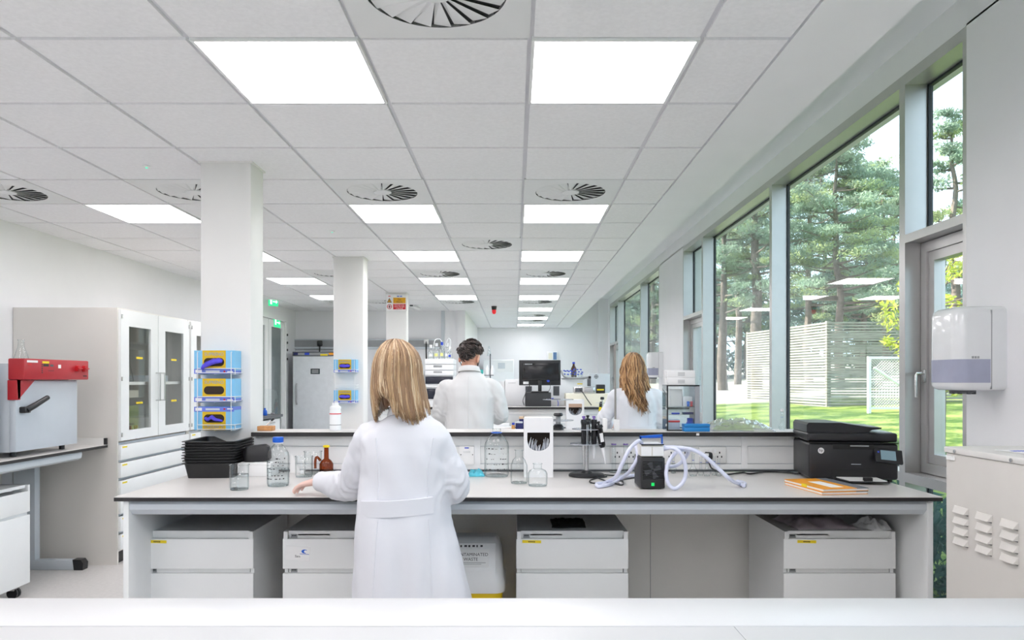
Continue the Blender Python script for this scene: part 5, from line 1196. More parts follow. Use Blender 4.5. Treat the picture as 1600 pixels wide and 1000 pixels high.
hose('tubing_loop', 'thin white tubing loop over the left solvent bottles', [(gx(676, IY), IY + .07, zt + .11), (gx(678, IY), IY + .07, zt + .19), (gx(682, IY), IY + .08, gz(529, IY)), (gx(687, IY), IY + .08, gz(530, IY)), (gx(692, IY), IY + .08, gz(540, IY)), (gx(693, IY), IY + .08, zt + .13)], .0045, TUBE, 'tubing')
hose('tubing_loop', 'thin white tubing loop over the right solvent bottles', [(gx(696, IY), IY + .10, zt + .15), (gx(697, IY), IY + .08, gz(534, IY)), (gx(700, IY), IY + .08, gz(528.5, IY)), (gx(703, IY), IY + .08, gz(532, IY)), (gx(702, IY), IY + .08, gz(543, IY)), (gx(699, IY), IY + .08, gz(549, IY))], .0045, TUBE, 'tubing')
t = thing('small_device', 'teal cased device left of the instrument stack', 'instrument', (gx(657, IY), IY + .1, BT + EPS)); MB().box((-.022, 0, 0), (.022, .2, gz(579, IY) - BT), None, .004).build('case', WI, t); pbox(655.8, 661, 579, 584, IY + .1, .05, TEAL, 'teal_front', t).location = (0, -.052, 0)
t = thing('small_device', 'teal cased device right of the man\'s collar', 'instrument', (gx(748, IY), IY + .1, BT + EPS)); MB().box((-.04, 0, 0), (.04, .2, gz(578, IY) - BT), None, .004).build('case', WI, t); MB().box((-.045, -.01, gz(584, IY) - BT), (.045, -.0005, gz(577.5, IY) - BT), None, .003).build('teal_front', TEAL, t); MB().box((-.042, -.012, gz(582.5, IY) - BT), (.0, -.0102, gz(579, IY) - BT)).build('display', DGREY, t)
# large white instrument
t = thing('white_instrument', 'large white analyser behind the computer monitor', 'instrument', (gx(789, IY), IY, BT + EPS))
w_ = (912 - 789) * si; hI = gz(593, IY) - BT
MB().box((0, 0, 0), (w_, .5, hI), None, .006).build('case', WI, t)
B((-.10, .02, 0), (-.003, .4, hI - .02), WI).build('side_module', WI, t)
L = t.location
for x0_, x1_, y0_, y1_ in ((821, 831, 603.5, 614), (864.5, 874, 603.3, 618)): B((gx(x0_, IY) - L.x, -.003, gz(y1_, IY) - L.z), (gx(x1_, IY) - L.x, 0, gz(y0_, IY) - L.z), DGREY).build('vent_grille', DGREY, t)
B((gx(902, IY) - L.x, -.002, gz(600.5, IY) - L.z), (gx(910, IY) - L.x, 0, gz(599, IY) - L.z), YEL).build('warning_strip', YEL, t); B((gx(794, IY) - L.x, -.002, gz(598.4, IY) - L.z), (gx(806, IY) - L.x, 0, gz(598, IY) - L.z), MGREY).build('seam', MGREY, t)
zI = BT + EPS + hI + EPS
# vials and bottle on top of it
t = thing('sample_tray', 'curved grey sample tray on the white analyser', 'tray', (gx(897, IY), IY + .12, zI)); mb = MB()
mb.lathe([(.12, 0), (.135, .012), (.13, .016), (.001, .012)], (0, 0, 0), None, 28, sx=1.0, sy=.7); mb.build('tray', MGREY, t)
rs = random.Random(4); vl = ['sample vial with blue cap on the grey sample tray'] ; n_ = 0
for r_ in range(3):
    for c_ in range(6):
        x = -.095 + c_ * .036 + .012 * (r_ % 2); y = -.045 + .04 * r_; h_ = .03 + .018 * rs.random() + .02 * r_
        t = lathe_thing('sample_vial', 'blue capped sample vial clustered on the grey sample tray', 'vial', (gx(897, IY) + x, IY + .12 + y, zI + .0165), [(.009, .001), (.010, .003), (.010, h_)], LGLASS, 'blue capped vials on the sample tray', n=10); MB().lathe([(.010, h_), (.011, h_ + .002), (.011, h_ + .011), (.001, h_ + .012)], (0, 0, 0), None, 10).build('cap', BLUEI, t)
t = lathe_thing('amber_bottle', 'dark amber bottle with blue cap above the vials', 'bottle', (gx(899.5, IY), IY + .26, zI), [(.028, .001), (.03, .01), (.03, .12), (.012, .155), (.012, .175)], mat('dark amber', (.06, .022, .01), .12), n=18); MB().lathe([(.014, .172), (.015, .19), (.001, .192)], (0, 0, 0), None, 14).build('cap', BLUEI, t)
# monitor on the ledge, computer under it
MY = S2Y + .10; L2 = 1.1385
t = thing('computer_monitor', 'black computer monitor seen from behind on the second ledge', 'monitor', (gx(843.5, MY), MY, L2 + .145)); sm = MY / F; w_ = 65 * sm; z0_, z1_ = gz(602, MY) - t.location.z, gz(562.7, MY) - t.location.z
MB().box((-w_ / 2, .0, z0_), (w_ / 2, .018, z1_), None, .004).build('housing', BLKP, t); MB().box((-w_ * .42, -.022, z0_ + .05), (w_ * .47, .0, z1_ - .03), None, .008).build('rear_cover', BLKG, t)
mb = MB(); [mb.box((-w_ * .36 + k * .013, -.0232, z1_ - .048), (-w_ * .36 + k * .013 + .009, -.0218, z1_ - .036)) for k in range(6)]; mb.build('worn_lettering', MGREY, t, smooth=False); B((-w_ * .4, -.0005 - .001, z0_ + .012), (-w_ * .27, -.0002, z0_ + .038), PAPER).build('serial_sticker', PAPER, t)
zb = .006; MB().box((-.018, -.012, zb), (.018, .004, z0_ + .06), None, .004).build('stand_column', BLKP, t); MB().box((-.09, -.06, 0), (.09, .08, .011), None, .004).build('stand_base', BLKP, t)
MB().cyl((.085, -.02, z0_ + .045), (.085, -.001, z0_ + .045), .014, None, None, 12).build('video_plug', BLUEI, t)
t = thing('desktop_computer', 'black desktop computer lying under the monitor', 'computer', (gx(841, MY - .05), MY - .05, L2 + EPS)); MB().box((-.132, -.0, 0), (.132, .17, .142), None, .005).build('case', mat('dark computer steel', (.03, .031, .034), .5), t); MB().box((.134, .03, .062), (.16, .05, .085), None, .003).build('video_plug', BLUEI, t)
hose('monitor_cable', 'black cable looping left from monitor to ledge', [(gx(828, MY), MY - .025, gz(600, MY)), (gx(826, MY), MY - .03, gz(607, MY)), (gx(820, MY), MY - .06, gz(617, MY)), (gx(817, MY), MY - .06, gz(626, MY)), (gx(819, MY), MY - .06, gz(633.5, MY - .06))], .0035, BLKP, 'cable')
hose('monitor_cable', 'thin cable from the blue plug behind the monitor', [(gx(859.5, MY), MY - .02, gz(597, MY)), (gx(859.5, MY), MY - .03, gz(606, MY)), (gx(856, MY), MY - .01, gz(613, MY))], .0025, BLKP, 'cable')
hose('monitor_cable', 'blue-plugged cable right of the desktop computer', [(gx(841, MY - .05) + .163, MY - .01, L2 + .074), (gx(870, MY), MY - .01, gz(624, MY)), (gx(872, MY), MY - .02, gz(629, MY)), (gx(871.5, MY), MY - .03, L2 + .005)], .0035, BLUEI, 'cable')
# cream instrument with microscope camera etc.
t = thing('cream_instrument', 'low cream coloured instrument right of the monitor', 'instrument', (gx(881, IY - .02), IY - .06, L2 + EPS)); t.location.y = S2Y + .06
yy = S2Y + .06; s2 = yy / F; w_ = (990 - 881) * s2; MB().box((0, 0, 0), (w_, .26, gz(615, yy) - L2), None, .004).build('case', CREAM, t); B((-.004, -.004, .0), (.008, .01, .05), BLKP).build('black_foot', BLKP, t)
zc = gz(615, yy) + EPS * 3
t = thing('camera_unit', 'grey metal camera unit on the cream instrument', 'instrument', (gx(913.5, yy), yy + .02, zc)); MB().box((-.11, 0, .004), (.11, .12, .066), None, .006).build('case', STEEL, t); MB().box((-.095, -.002, .014), (-.02, .0, .056)).build('socket_plate', DGREY, t); MB().box((.0, -.004, .012), (.09, .0, .058), None, .002).build('side_cover', mat('satin grey metal', (.45, .44, .45), .4, metal=.5), t)
hose('black_lead', 'black lead hanging from the camera unit over the ledge', [(gx(906, yy), yy + .015, gz(609, yy)), (gx(910, yy), yy - .02, gz(613, yy)), (gx(917, yy), yy - .04, gz(624, yy)), (gx(923.5, yy), yy - .05, gz(633, yy))], .0045, BLKP, 'cable')
t = thing('black_device', 'black device with yellow stripe on the cream instrument', 'instrument', (gx(939.5, yy), yy + .03, zc)); MB().box((-.044, 0, 0), (.044, .1, .09), None, .006).build('case', BLKP, t); B((-.04, -.002, .03), (.03, 0, .045), YEL).build('stripe', YEL, t)
t = thing('grey_housing', 'grey instrument housing with round fan grille', 'instrument', (gx(926, IY), IY + .2, BT + EPS)); MB().box((0, 0, 0), (.21, .3, gz(584, IY + .2) - BT), None, .004).build('case', LGREY, t)
fx, fz = gx(931.5, IY + .2) - t.location.x, gz(588.5, IY + .2) - t.location.z
mb = MB(); R = [[(fx + r * cos(2 * pi * j / 20), -.003, fz + r * sin(2 * pi * j / 20)) for j in range(20)] for r in (.022, .017)]; mb.ring_loft(R + [[(x, .0005, z) for x, y, z in R[1]], [(x, .0005, z) for x, y, z in R[0]]], None, False, True, True); mb.box((fx - .02, -.003, fz - .003), (fx + .02, 0, fz + .003)); mb.box((fx - .003, -.003, fz - .02), (fx + .003, 0, fz + .02)); mb.build('fan_grille', DGREY, t)
t = thing('bench_lamp', 'grey curved lamp arm with black joint above the white analyser', 'lamp'); o = MB().tube(smoothpath([(gx(877, IY), IY + .02, gz(579, IY)), (gx(880, IY), IY, gz(586, IY)), (gx(887, IY), IY - .02, gz(590.5, IY)), (gx(903, IY), IY - .02, gz(591, IY)), (gx(915, IY), IY - .02, gz(590, IY)), (gx(922, IY), IY - .02, gz(589, IY))], 8), .012, None, 10).build('arm', MGREY, t)
lc = (gx(921, IY), IY - .02, gz(590, IY)); MB().box((-.014, -.014, -.012), (.014, .014, .016), None, .003).build('joint', BLKP, t, loc=lc); MB().box((-.025, -.02, -.09), (.012, .02, -.013), None, .004).build('bracket', DGREY, t, loc=lc)
# retort stand with white bottles
RY_ = 7.6
t = thing('retort_stand', 'thin retort stand holding white bottles right of the man', 'stand', (gx(766, RY_), RY_, L2 + EPS))
MB().cyl((0, 0, .01), (0, 0, gz(553, RY_) - L2), .006, None, None, 10).build('rod', DGREY, t); MB().box((-.07, -.05, 0), (.07, .05, .01), None, .002).build('base', DGREY, t); MB().box((-.06, -.03, gz(587, RY_) - L2), (.035, .05, gz(586, RY_) - L2)).build('shelf', DGREY, t)
zs_ = gz(586, RY_) + EPS
for k, x in enumerate((761.5, 768)): 
    tt = lathe_thing('wash_bottle', ['left white bottle on the retort stand shelf', 'right white bottle on the retort stand shelf'][k], 'bottle', (gx(x, RY_) - .004 * k + (.011 if k else 0), RY_ + .005, zs_), [(.018, 0), (.019, .005), (.019, .06), (.008, .085), (.007, .10), (.001, .101)], WPLAST, 'bottles on the retort stand', False, 14)
t = lathe_thing('glass_funnel', 'inverted clear funnel on top of the retort stand rod', 'funnel', (gx(764, RY_), RY_ + .03, gz(556, RY_)), [(.022, 0), (.016, .04), (.008, .09), (.006, .105)], WATER, None, False, 14)
# small things on the second bench
B2 = BT + EPS
t = thing('sheet_tray', 'white paper tray on the second bench right of the man', 'tray', (gx(763, 7.0), 7.0, B2)); MB().box((0, 0, 0), (.23, .25, .03), None, .003).build('tray', PAPER, t); MB().box((.02, .1, .0305), (.2, .24, .06), None, .002).build('papers', WPLAST, t)
t = lathe_thing('reagent_bottle', 'small bottle of amber liquid with blue cap on the second bench', 'bottle', (gx(802, 7.0), 6.95, B2), [(.015, 0), (.017, .004), (.017, .05), (.011, .06), (.001, .061)], mat('amber liquid', srgb(205, 150, 85), .25), None, False, 14); MB().lathe([(.013, .06), (.013, .08), (.001, .081)], (0, 0, 0), None, 14).build('cap', BLUEI, t)
t = thing('navy_box', 'navy blue box on the second bench beside the small bottle', 'box', (gx(811, 7.0), 6.95, B2)); MB().box((-.033, 0, 0), (.033, .06, .075), None, .002).build('box', NAVY, t); MB().box((-.034, -.001, .0755), (.034, .061, .09), None, .002).build('lid', mat('clear lid', (.7, .74, .8), .2), t)
t = thing('navy_box', 'navy box with cardboard lid against the second spine', 'box', (gx(821, 7.2), 7.22, B2)); MB().box((-.062, 0, 0), (.062, .08, .10), None, .002).build('box', NAVY, t); MB().box((-.063, -.001, .1005), (.063, .081, .122), None, .002).build('lid', mat('pale cardboard', srgb(225, 195, 160), .7), t)
tb = tip_box((gx(899, 7.0), 7.0, B2), 'white dispenser box with cardboard flap on the second bench', .170, .30, .12, mat('brown flap', srgb(190, 158, 135), .7), 5, (.20, .225, .064))
pip_stand((gx(872, LY + .1), LY + .09, LZ + EPS), 'grey pipette stand with black knob on the ledge', .075, .03, .0135, MGREY)
t = thing('pipette_stand', 'pipette stand with yellow pipette left of the woman with wavy hair', 'pipette stand', (gx(941, 7.0), 7.0, B2)); MB().lathe([(.07, 0), (.07, .01), (.01, .014), (.001, .014)], (0, 0, 0), None, 24).build('base', BLKP, t); MB().cyl((0, 0, .012), (0, 0, .30), .009, None, None, 12).build('pole', STEEL, t); MB().cyl((0, 0, .265), (0, 0, .269), .06, None, None, 24).build('holder_ring', SHARD, t); MB().lathe([(.018, .30), (.02, .31), (.016, .325), (.001, .326)], (0, 0, 0), None, 14).build('top_knob', BLKP, t)
o = pipette((gx(938, 7.0) - .012, 6.96, B2 + .18), (0, radians(8), 0), 'yellow and black pipette hanging on the far stand', WPLAST, None, 1.0, .085, .07); B((-.013, -.016, .01), (.013, -.0145, .05), YEL).build('yellow_grip', YEL, o)
# far wall: white fridge with notice, wall dispenser
FY2 = 16.1
t = thing('white_fridge', 'tall white fridge with a notice against the far wall', 'fridge', (gx(755, FY2), FY2, 0)); w_ = (803 - 755) * FY2 / F; h_ = gz(561.5, FY2); MB().box((0, .05, .05), (w_, .7, h_), None, .01).build('body', WI, t); MB().box((.003, 0, .08), (w_ - .003, .045, h_ - .012), None, .012).build('door', WI, t)
pn = B((gx(776, FY2) - t.location.x, -.004, gz(581, FY2)), (w_ - .02, 0, gz(563.5, FY2)), PAPER).build('notice', PAPER, t, smooth=False)
a, b = gx(778, FY2) - t.location.x, gx(789, FY2) - t.location.x; B((a, -.006, gz(576, FY2)), (b, -.004, gz(567, FY2)), LGREY).build('printed_block', LGREY, pn, smooth=False)
t = thing('wall_dispenser', 'small white and blue dispenser on the far wall', 'dispenser', (gx(863, YF - .12), YF, 0)); y_ = YF - .12; MB().box((-.115, -.12, gz(563, y_)), (.115, 0, gz(549.5, y_)), None, .01).build('case', WPLAST, t); MB().box((.02, -.124, gz(562, y_)), (.10, -.1205, gz(550.5, y_))).build('blue_panel', mat('steel blue panel', srgb(90, 120, 160), .4), t); MB().box((-.09, -.124, gz(561, y_)), (.0, -.1205, gz(551.5, y_))).build('cream_panel', CREAM, t)
# ================================================================ people
SKIN = mat('skin', srgb(226, 170, 145), .5, var=.05, scale=20); SKINP = mat('pale skin', srgb(228, 192, 180), .5, var=.05, scale=20)
COAT = mat('white cotton coat', (.73, .735, .78), .8, var=.012, scale=6); COATG = mat('off-white cotton coat', (.70, .695, .70), .8, var=.012, scale=6)
TROU = mat('dark navy trousers', (.02, .022, .035), .8); SHOE = mat('black shoe leather', (.012, .012, .012), .4)
def remeshed(mb, name, m_, parent, voxel, smooth_it=5, fac=.5, fn=None):
    o = mb.build(name, m_, None, smooth=True)
    md = o.modifiers.new('r', 'REMESH'); md.mode = 'VOXEL'; md.voxel_size = voxel; md.use_smooth_shade = True
    if smooth_it: sm = o.modifiers.new('s', 'SMOOTH'); sm.factor = fac; sm.iterations = smooth_it
    dg = bpy.context.evaluated_depsgraph_get(); dg.update()
    me = bpy.data.meshes.new_from_object(o.evaluated_get(dg)); me.name = name
    old = o.data; o.modifiers.clear(); o.data = me; bpy.data.meshes.remove(old)
    me.materials.clear(); me.materials.append(m_)
    if fn:
        n = len(me.vertices); co = np.empty(n * 3, np.float32); me.vertices.foreach_get('co', co); no = np.empty(n * 3, np.float32); me.vertices.foreach_get('normal', no); co = co.reshape(-1, 3); no = no.reshape(-1, 3)
        d = np.array([fn(c, q) for c, q in zip(co, no)], np.float32); co = co + no * d[:, None]; me.vertices.foreach_set('co', co.reshape(-1)); me.update()
    me.polygons.foreach_set('use_smooth', [True] * len(me.polygons)); o.parent = parent; return o
def ell(c, rx, ry, n=28, p=2.0, yaw=0.0):
    out = []
    for j in range(n):
        a = 2 * pi * j / n; x, y = cos(a), sin(a); k = (abs(x) ** p + abs(y) ** p) ** (-1 / p); x, y = x * k * rx, y * k * ry
        out.append((c[0] + x * cos(yaw) - y * sin(yaw), c[1] + x * sin(yaw) + y * cos(yaw), c[2]))
    return out
def hand(mb, wr, fd, pn, ts, s=1.0, curl=.35):
    wr, fd, pn, ts = Vector(wr), Vector(fd).normalized(), Vector(pn).normalized(), Vector(ts); ts = (ts - fd * ts.dot(fd)).normalized(); pn = fd.cross(ts) * (1 if fd.cross(ts).dot(pn) > 0 else -1)
    rings = []
    for t, a, b in ((-.02, .024, .020), (0, .025, .018), (.03, .034, .017), (.065, .040, .0145), (.088, .038, .012), (.094, .030, .008)):
        rings.append([wr + fd * t * s + ts * a * s * cos(2 * pi * j / 16) + pn * b * s * sin(2 * pi * j / 16) for j in range(16)])
    mb.ring_loft(rings)
    for k, (off, L, sp) in enumerate(((.030, .066, .16), (.0105, .075, .04), (-.0095, .070, -.07), (-.0285, .054, -.2))):
        p = wr + fd * .082 * s + ts * off * s; d = (fd + ts * sp).normalized(); P = [p]
        for q, fr in enumerate((.45, .3, .25)):
            c = curl * (.6 + .35 * q) * (1 + .12 * k); d = (d * cos(c) + pn * sin(c)).normalized(); p = p + d * L * fr * s; P.append(p)
        mb.tube([P[0] - fd * .012 * s] + P, [.0088 * s, .0092 * s, .0088 * s, .008 * s, .006 * s], None, 8)
    p = wr + fd * .018 * s + ts * .022 * s; d = (fd * .62 + ts * .75 + pn * .35).normalized(); P = [p, p + d * .034 * s]; d2 = (fd * .85 + ts * .35 + pn * .4).normalized(); P += [P[1] + d2 * .028 * s, P[1] + d2 * .05 * s]
    mb.tube(P, [.014 * s, .0115 * s, .010 * s, .007 * s], None, 8)
def build_person(J, label, skin=SKIN, voxel=.005):
    """J holds the joints in local coordinates: x to the right, y the way the person faces, z up."""
    t = thing('person', label, 'person', J['loc']); mb = MB(); hc = Vector(J['head']); HM = Matrix.Translation(hc) @ Matrix.Rotation(J.get('yaw', 0), 4, 'Z') @ Matrix.Rotation(J.get('roll', 0), 4, 'Y') @ Matrix.Rotation(-J.get('nod', 0), 4, 'X')
    hs = J.get('hs', 1.0); T = lambda p: HM @ (Vector(p) * hs)
    prof = [(-.112, .018, .022, .055), (-.102, .036, .040, .046), (-.075, .054, .072, .02), (-.035, .066, .090, .005), (0, .072, .097, 0), (.04, .075, .100, -.003), (.075, .066, .088, -.006), (.1, .042, .057, -.006), (.112, .012, .016, -.006)]
    mb.ring_loft([[T(p) for p in ell((0, y, z), rx, ry, 24)] for z, rx, ry, y in prof])
    mb.tube([T((0, .092, .018)), T((0, .104, -.012)), T((0, .112, -.032)), T((0, .09, -.042))], [.006, .009, .013, .008], None, 8)
    mb.tube([T((-.026, .080, -.066)), T((0, .094, -.064)), T((.026, .080, -.066))], [.006, .009, .006], None, 8); mb.tube([T((-.05, .078, .026)), T((0, .094, .022)), T((.05, .078, .026))], [.008, .009, .008], None, 8)
    for s_ in (-1, 1): mb.ring_loft([[T((s_ * (.070 + u), -.012 + r * .020 * cos(2 * pi * j / 14) - u * .5, -.016 + r * .033 * sin(2 * pi * j / 14))) for j in range(14)] for u, r in ((0, .55), (.009, .85), (.015, 1.0), (.019, .9))])
    nb = Vector(J['neck']); nr = J.get('nr', .052); mb.tube([T((0, -.018, -.05)), (T((0, -.015, -.09)) + nb) / 2, nb, nb + Vector((0, 0, -.06))], [nr, nr * .98, nr * 1.12, nr * 1.5], None, 16)
    mb.ring_loft([ell(c, rx, ry, 28, 2.3) for c, rx, ry in J['torso']])
    for sd in ('L', 'R'):
        S_, E, Wr = (Vector(p) for p in J['arm' + sd]); k = J.get('ak', 1.0)
        mb.tube([S_ + (S_ - E).normalized() * .03, S_, (S_ + E) / 2, E, E.lerp(Wr, .3), E.lerp(Wr, .75), Wr], [.030 * k, .048 * k, .043 * k, .036 * k, .038 * k, .029 * k, .025 * k], None, 14)
        fd, pn, ts, curl = J['hand' + sd]; hand(mb, Wr, fd, pn, ts, J.get('hsz', .95), curl)
        Hp, Kn, An = (Vector(p) for p in J['leg' + sd]); mb.tube([Hp + Vector((0, 0, .05)), Hp, Hp.lerp(Kn, .5), Kn, Kn.lerp(An, .35), An, An + Vector((0, 0, -.05))], [.07, .085, .07, .053, .054, .036, .036], None, 14)
        mb.tube([An + Vector((0, -.04, -.05)), An + Vector((0, .05, -.055)), An + Vector((0, .14, -.065))], [.032, .034, .022], None, 10)
    remeshed(mb, 'body', skin, t, voxel, 4)
    for s_ in (-1, 1): e = MB(); e.lathe([(.001, -.0115), (.008, -.008), (.0115, 0), (.008, .008), (.001, .0115)], T((s_ * .031, .086, .0))[:], PAPER, 14); e.lathe([(.001, -.006), (.005, 0), (.001, .006)], T((s_ * .031, .0945, .0))[:], INK, 10); e.build('eye', PAPER, t)
    tr = MB()
    for sd in ('L', 'R'):
        Hp, Kn, An = (Vector(p) for p in J['leg' + sd]); tr.tube([Hp + Vector((0, 0, .06)), Hp, Hp.lerp(Kn, .5), Kn, Kn.lerp(An, .5), An + Vector((0, 0, .02))], [.09, .102, .085, .072, .068, .066], None, 18)
        sh = MB(); zf = .004
        sh.ring_loft([[(An.x + x * (.036 if yy < .1 else .034) , An.y + yy, zf + z * h_) for x, z in ((-1, 0), (-1, .6), (-.6, 1), (.6, 1), (1, .6), (1, 0))] for yy, h_ in ((-.085, .05), (-.07, .075), (0, .095), (.06, .08), (.13, .055), (.175, .045), (.19, .02))]); sh.build('shoe', SHOE, t)
    tr.build('trousers', TROU, t); t['_h'] = 0; del t['_h']
    return t, T
def coat(t, J, m_, wr=.0075, seed=0.0, voxel=.009):
    mb = MB(); mb.ring_loft([ell(c, rx, ry, 36, p) for c, rx, ry, p in J['coat']])
    for sd in ('L', 'R'):
        P = [Vector(p) for p in J['sleeve' + sd]]; r = J['sr']; Q = smoothpath(P, 6); k = len(Q); mb.tube(Q, [np.interp(i / (k - 1), np.linspace(0, 1, len(r)), r) for i in range(k)], None, 20)
    el = [Vector(J['arm' + s_][1]) for s_ in 'LR']; arms = [(Vector(J['arm' + s_][0]), Vector(J['arm' + s_][1]), Vector(J['arm' + s_][2])) for s_ in 'LR']; zw = J['zw']; nz = noise.noise
    def fold(c, n):
        v = Vector(c); x, y, z = v; d = 0.0
        wl = 1 / (1 + math.exp((z - zw) / .03)); d += wl * nz((x * 11 + seed, y * 11, z * 1.3)) * wr * 1.7                       # long folds below the waist
        d += (1 - wl) * nz((x * 7 + seed, y * 7, z * 6 + x * 7)) * wr * .7 + nz((x * 16 + seed, y * 16, z * 9)) * wr * .32
        for S_, E, W_ in arms:                                                                                                        # drag folds around the elbows and armpits
            de = (v - E).length
            if de < .17: k = (1 - de / .17); ax = (W_ - S_).normalized(); q = v.dot(ax); d += k * sin(q * 120 + 9 * nz((x * 14, y * 14, z * 14 + seed))) * wr * .38
            ds = (v - (S_ + Vector((0, 0, -.07)))).length
            if ds < .15: d += (1 - ds / .15) * nz((x * 22 + z * 20, y * 14, z * 10 - x * 14 + seed)) * wr * 1.1
        return d
    o = remeshed(mb, 'lab_coat', m_, t, voxel, 6, .5, fold); return o
from mathutils.bvhtree import BVHTree
def seam(o, xs, z0, z1, m_, r=.0024, n=26):
    # stitched seam lying on the back of the coat
    me = o.data; bv = BVHTree.FromPolygons([v.co for v in me.vertices], [p_.vertices for p_ in me.polygons]); P = []
    for i in range(n + 1):
        z = z0 + (z1 - z0) * i / n; x = float(np.interp(i / n, np.linspace(0, 1, len(xs)), xs)); h = bv.ray_cast(Vector((x, -1, z)), Vector((0, 1, 0)))
        if h[0] is not None: P.append(h[0] + Vector((0, -.0006, 0)))
    if len(P) > 3: MB().tube(P, r, None, 6).build('seam', m_, o)
def collar(o, c, rx, ry, m_, tilt=.0, h_=.035):
    mb = MB(); rings = []
    for (k, z) in ((1.0, .010), (.95, h_ * .8), (.97, h_ + .004), (1.06, h_), (1.22, .006), (1.24, -.004), (1.18, -.004), (1.03, .02)): rings.append([(x, y, zz + (y - c[1]) * tilt) for x, y, zz in ell((c[0], c[1], c[2] + z), rx * k, ry * k, 30)])
    mb.ring_loft(rings, None, False, True, True); return mb.build('collar', m_, o, ang=70)
def strands(name, t, mats_, hc, rad, n, zend, flare, r=.0045, wave=0.0, wf=2.0, seed=0, part=0.0, front=(1.0, 2.14), drift=(0, 0), ph=(.03, 1.3), nd=16, clump=0.0, tip=.25, lump=0.0):
    """long hair: an inner shell plus many separate locks, each leaving the parting, following the scalp and then hanging"""
    rs = random.Random(seed); a, b, c = rad
    def path(th, p0, k, s, steps=nd):
        P = []; ze = zend(th) * s; 
        for j in range(steps):
            u = j / (steps - 1)
            if u < .4: f = p0 + (1.62 - p0) * u / .4; v = Vector((a * k * sin(f) * cos(th) + part * max(0, 1 - f), b * k * sin(f) * sin(th), c * k * cos(f)))
            else:
                q = (u - .4) / .6; f = 1.62; v = Vector((a * k * sin(f) * cos(th), b * k * sin(f) * sin(th), c * k * cos(f)))
                g = 1 + flare * q * (1.4 - .7 * q); v.x = v.x * g + drift[0] * q * q; v.y = v.y * g + drift[1] * q * q; v.z += (ze - v.z) * q
            P.append(v)
        return P
    mb = MB(); ths = [front[1] + (2 * pi - front[1] + front[0]) * i / 47 for i in range(48)]; ms = list(mats_)
    G = [[Vector(hc) + p for p in path(th, .02, .955, .93)] for th in ths]
    if wave: 
        for i, g in enumerate(G):
            for j, p in enumerate(g): p += Vector((noise.noise((p.x * 12, p.z * 9, seed)), noise.noise((p.y * 12, p.z * 9, seed + 3)), 0)) * wave * .8
    V = [[mb.bm.verts.new(p) for p in g] for g in G]
    mb.mi(ms[-1])
    for A, Bq in zip(V, V[1:]):
        for j in range(nd - 1): mb.bm.faces.new((A[j], A[j + 1], Bq[j + 1], Bq[j])).material_index = 0
    for i in range(n):
        th = front[1] + (2 * pi - front[1] + front[0]) * rs.random(); s = rs.uniform(.86, 1.03); P = path(th, rs.uniform(*ph), rs.uniform(.97, 1.05), s); phs = rs.uniform(0, 6.28) if clump == 0 else 6.28 * noise.noise((th * 2.2, seed, 0)) * 2
        tang = Vector((-sin(th), cos(th), 0)); rad_ = Vector((cos(th), sin(th), 0))
        for j, p in enumerate(P):
            u = j / (nd - 1); q = max(0, (u - .22) / .78); w_ = wave * q; p += tang * w_ * sin(wf * 6.28 * q + phs) + rad_ * w_ * .6 * cos(wf * 6.28 * q * .9 + phs * 1.3 + i % 3)
            if lump: p += rad_ * lump * noise.noise((cos(th) * 3, sin(th) * 3, p.z * 22 + seed))
            p += tang * noise.noise((th * 5, u * 3, i * .37)) * .004
        P = [Vector(hc) + p for p in P]; rr_ = r * rs.uniform(.7, 1.25)
        m_ = ms[min(len(ms) - 1, int(abs(noise.noise((th * 7, seed, rs.random() * .8))) * 2.4 * len(ms)))]
        mb.tube(P, [rr_ * (.5 if j == 0 else 1) * (1 if j < nd * .7 else max(tip, 1 - (j - nd * .7) / (nd * .3))) for j in range(nd)], m_, 5, True, False, .7)
    return mb.build(name, None, t, ang=180)
HB = [mat('blonde hair', srgb(182, 149, 112), .42, var=.15, scale=30, stretch=(8, 8, .6)), mat('light blonde hair', srgb(206, 182, 150), .42, var=.12, scale=30, stretch=(8, 8, .6)), mat('dark blonde hair', srgb(142, 110, 82), .45, var=.15, scale=30, stretch=(8, 8, .6)), mat('brown underhair', srgb(150, 118, 88), .5, var=.15)]
HW_ = [mat('light brown hair', srgb(196, 154, 108), .45, var=.15, scale=30, stretch=(8, 8, .6)), mat('mid brown hair', srgb(160, 118, 78), .45, var=.15, scale=30, stretch=(8, 8, .6)), mat('dark brown hair', srgb(116, 82, 54), .5, var=.15)]
HD = [mat('dark hair', srgb(62, 50, 46), .45, var=.2, scale=30), mat('darker hair', srgb(40, 32, 30), .5, var=.2), mat('greyish dark hair', srgb(86, 74, 70), .45, var=.2)]
def body_torso(cx_, cy_, hip, chest, sh, k=1.0):
    return [((cx_, cy_, hip - .1), .13 * k, .10 * k), ((cx_, cy_, hip), .15 * k, .11 * k), ((cx_, cy_, hip + .16), .12 * k, .09 * k), ((cx_, cy_, chest), .135 * k, .09 * k), ((cx_, cy_, sh - .02), .13 * k, .075 * k), ((cx_, cy_, sh + .04), .06 * k, .055 * k)]
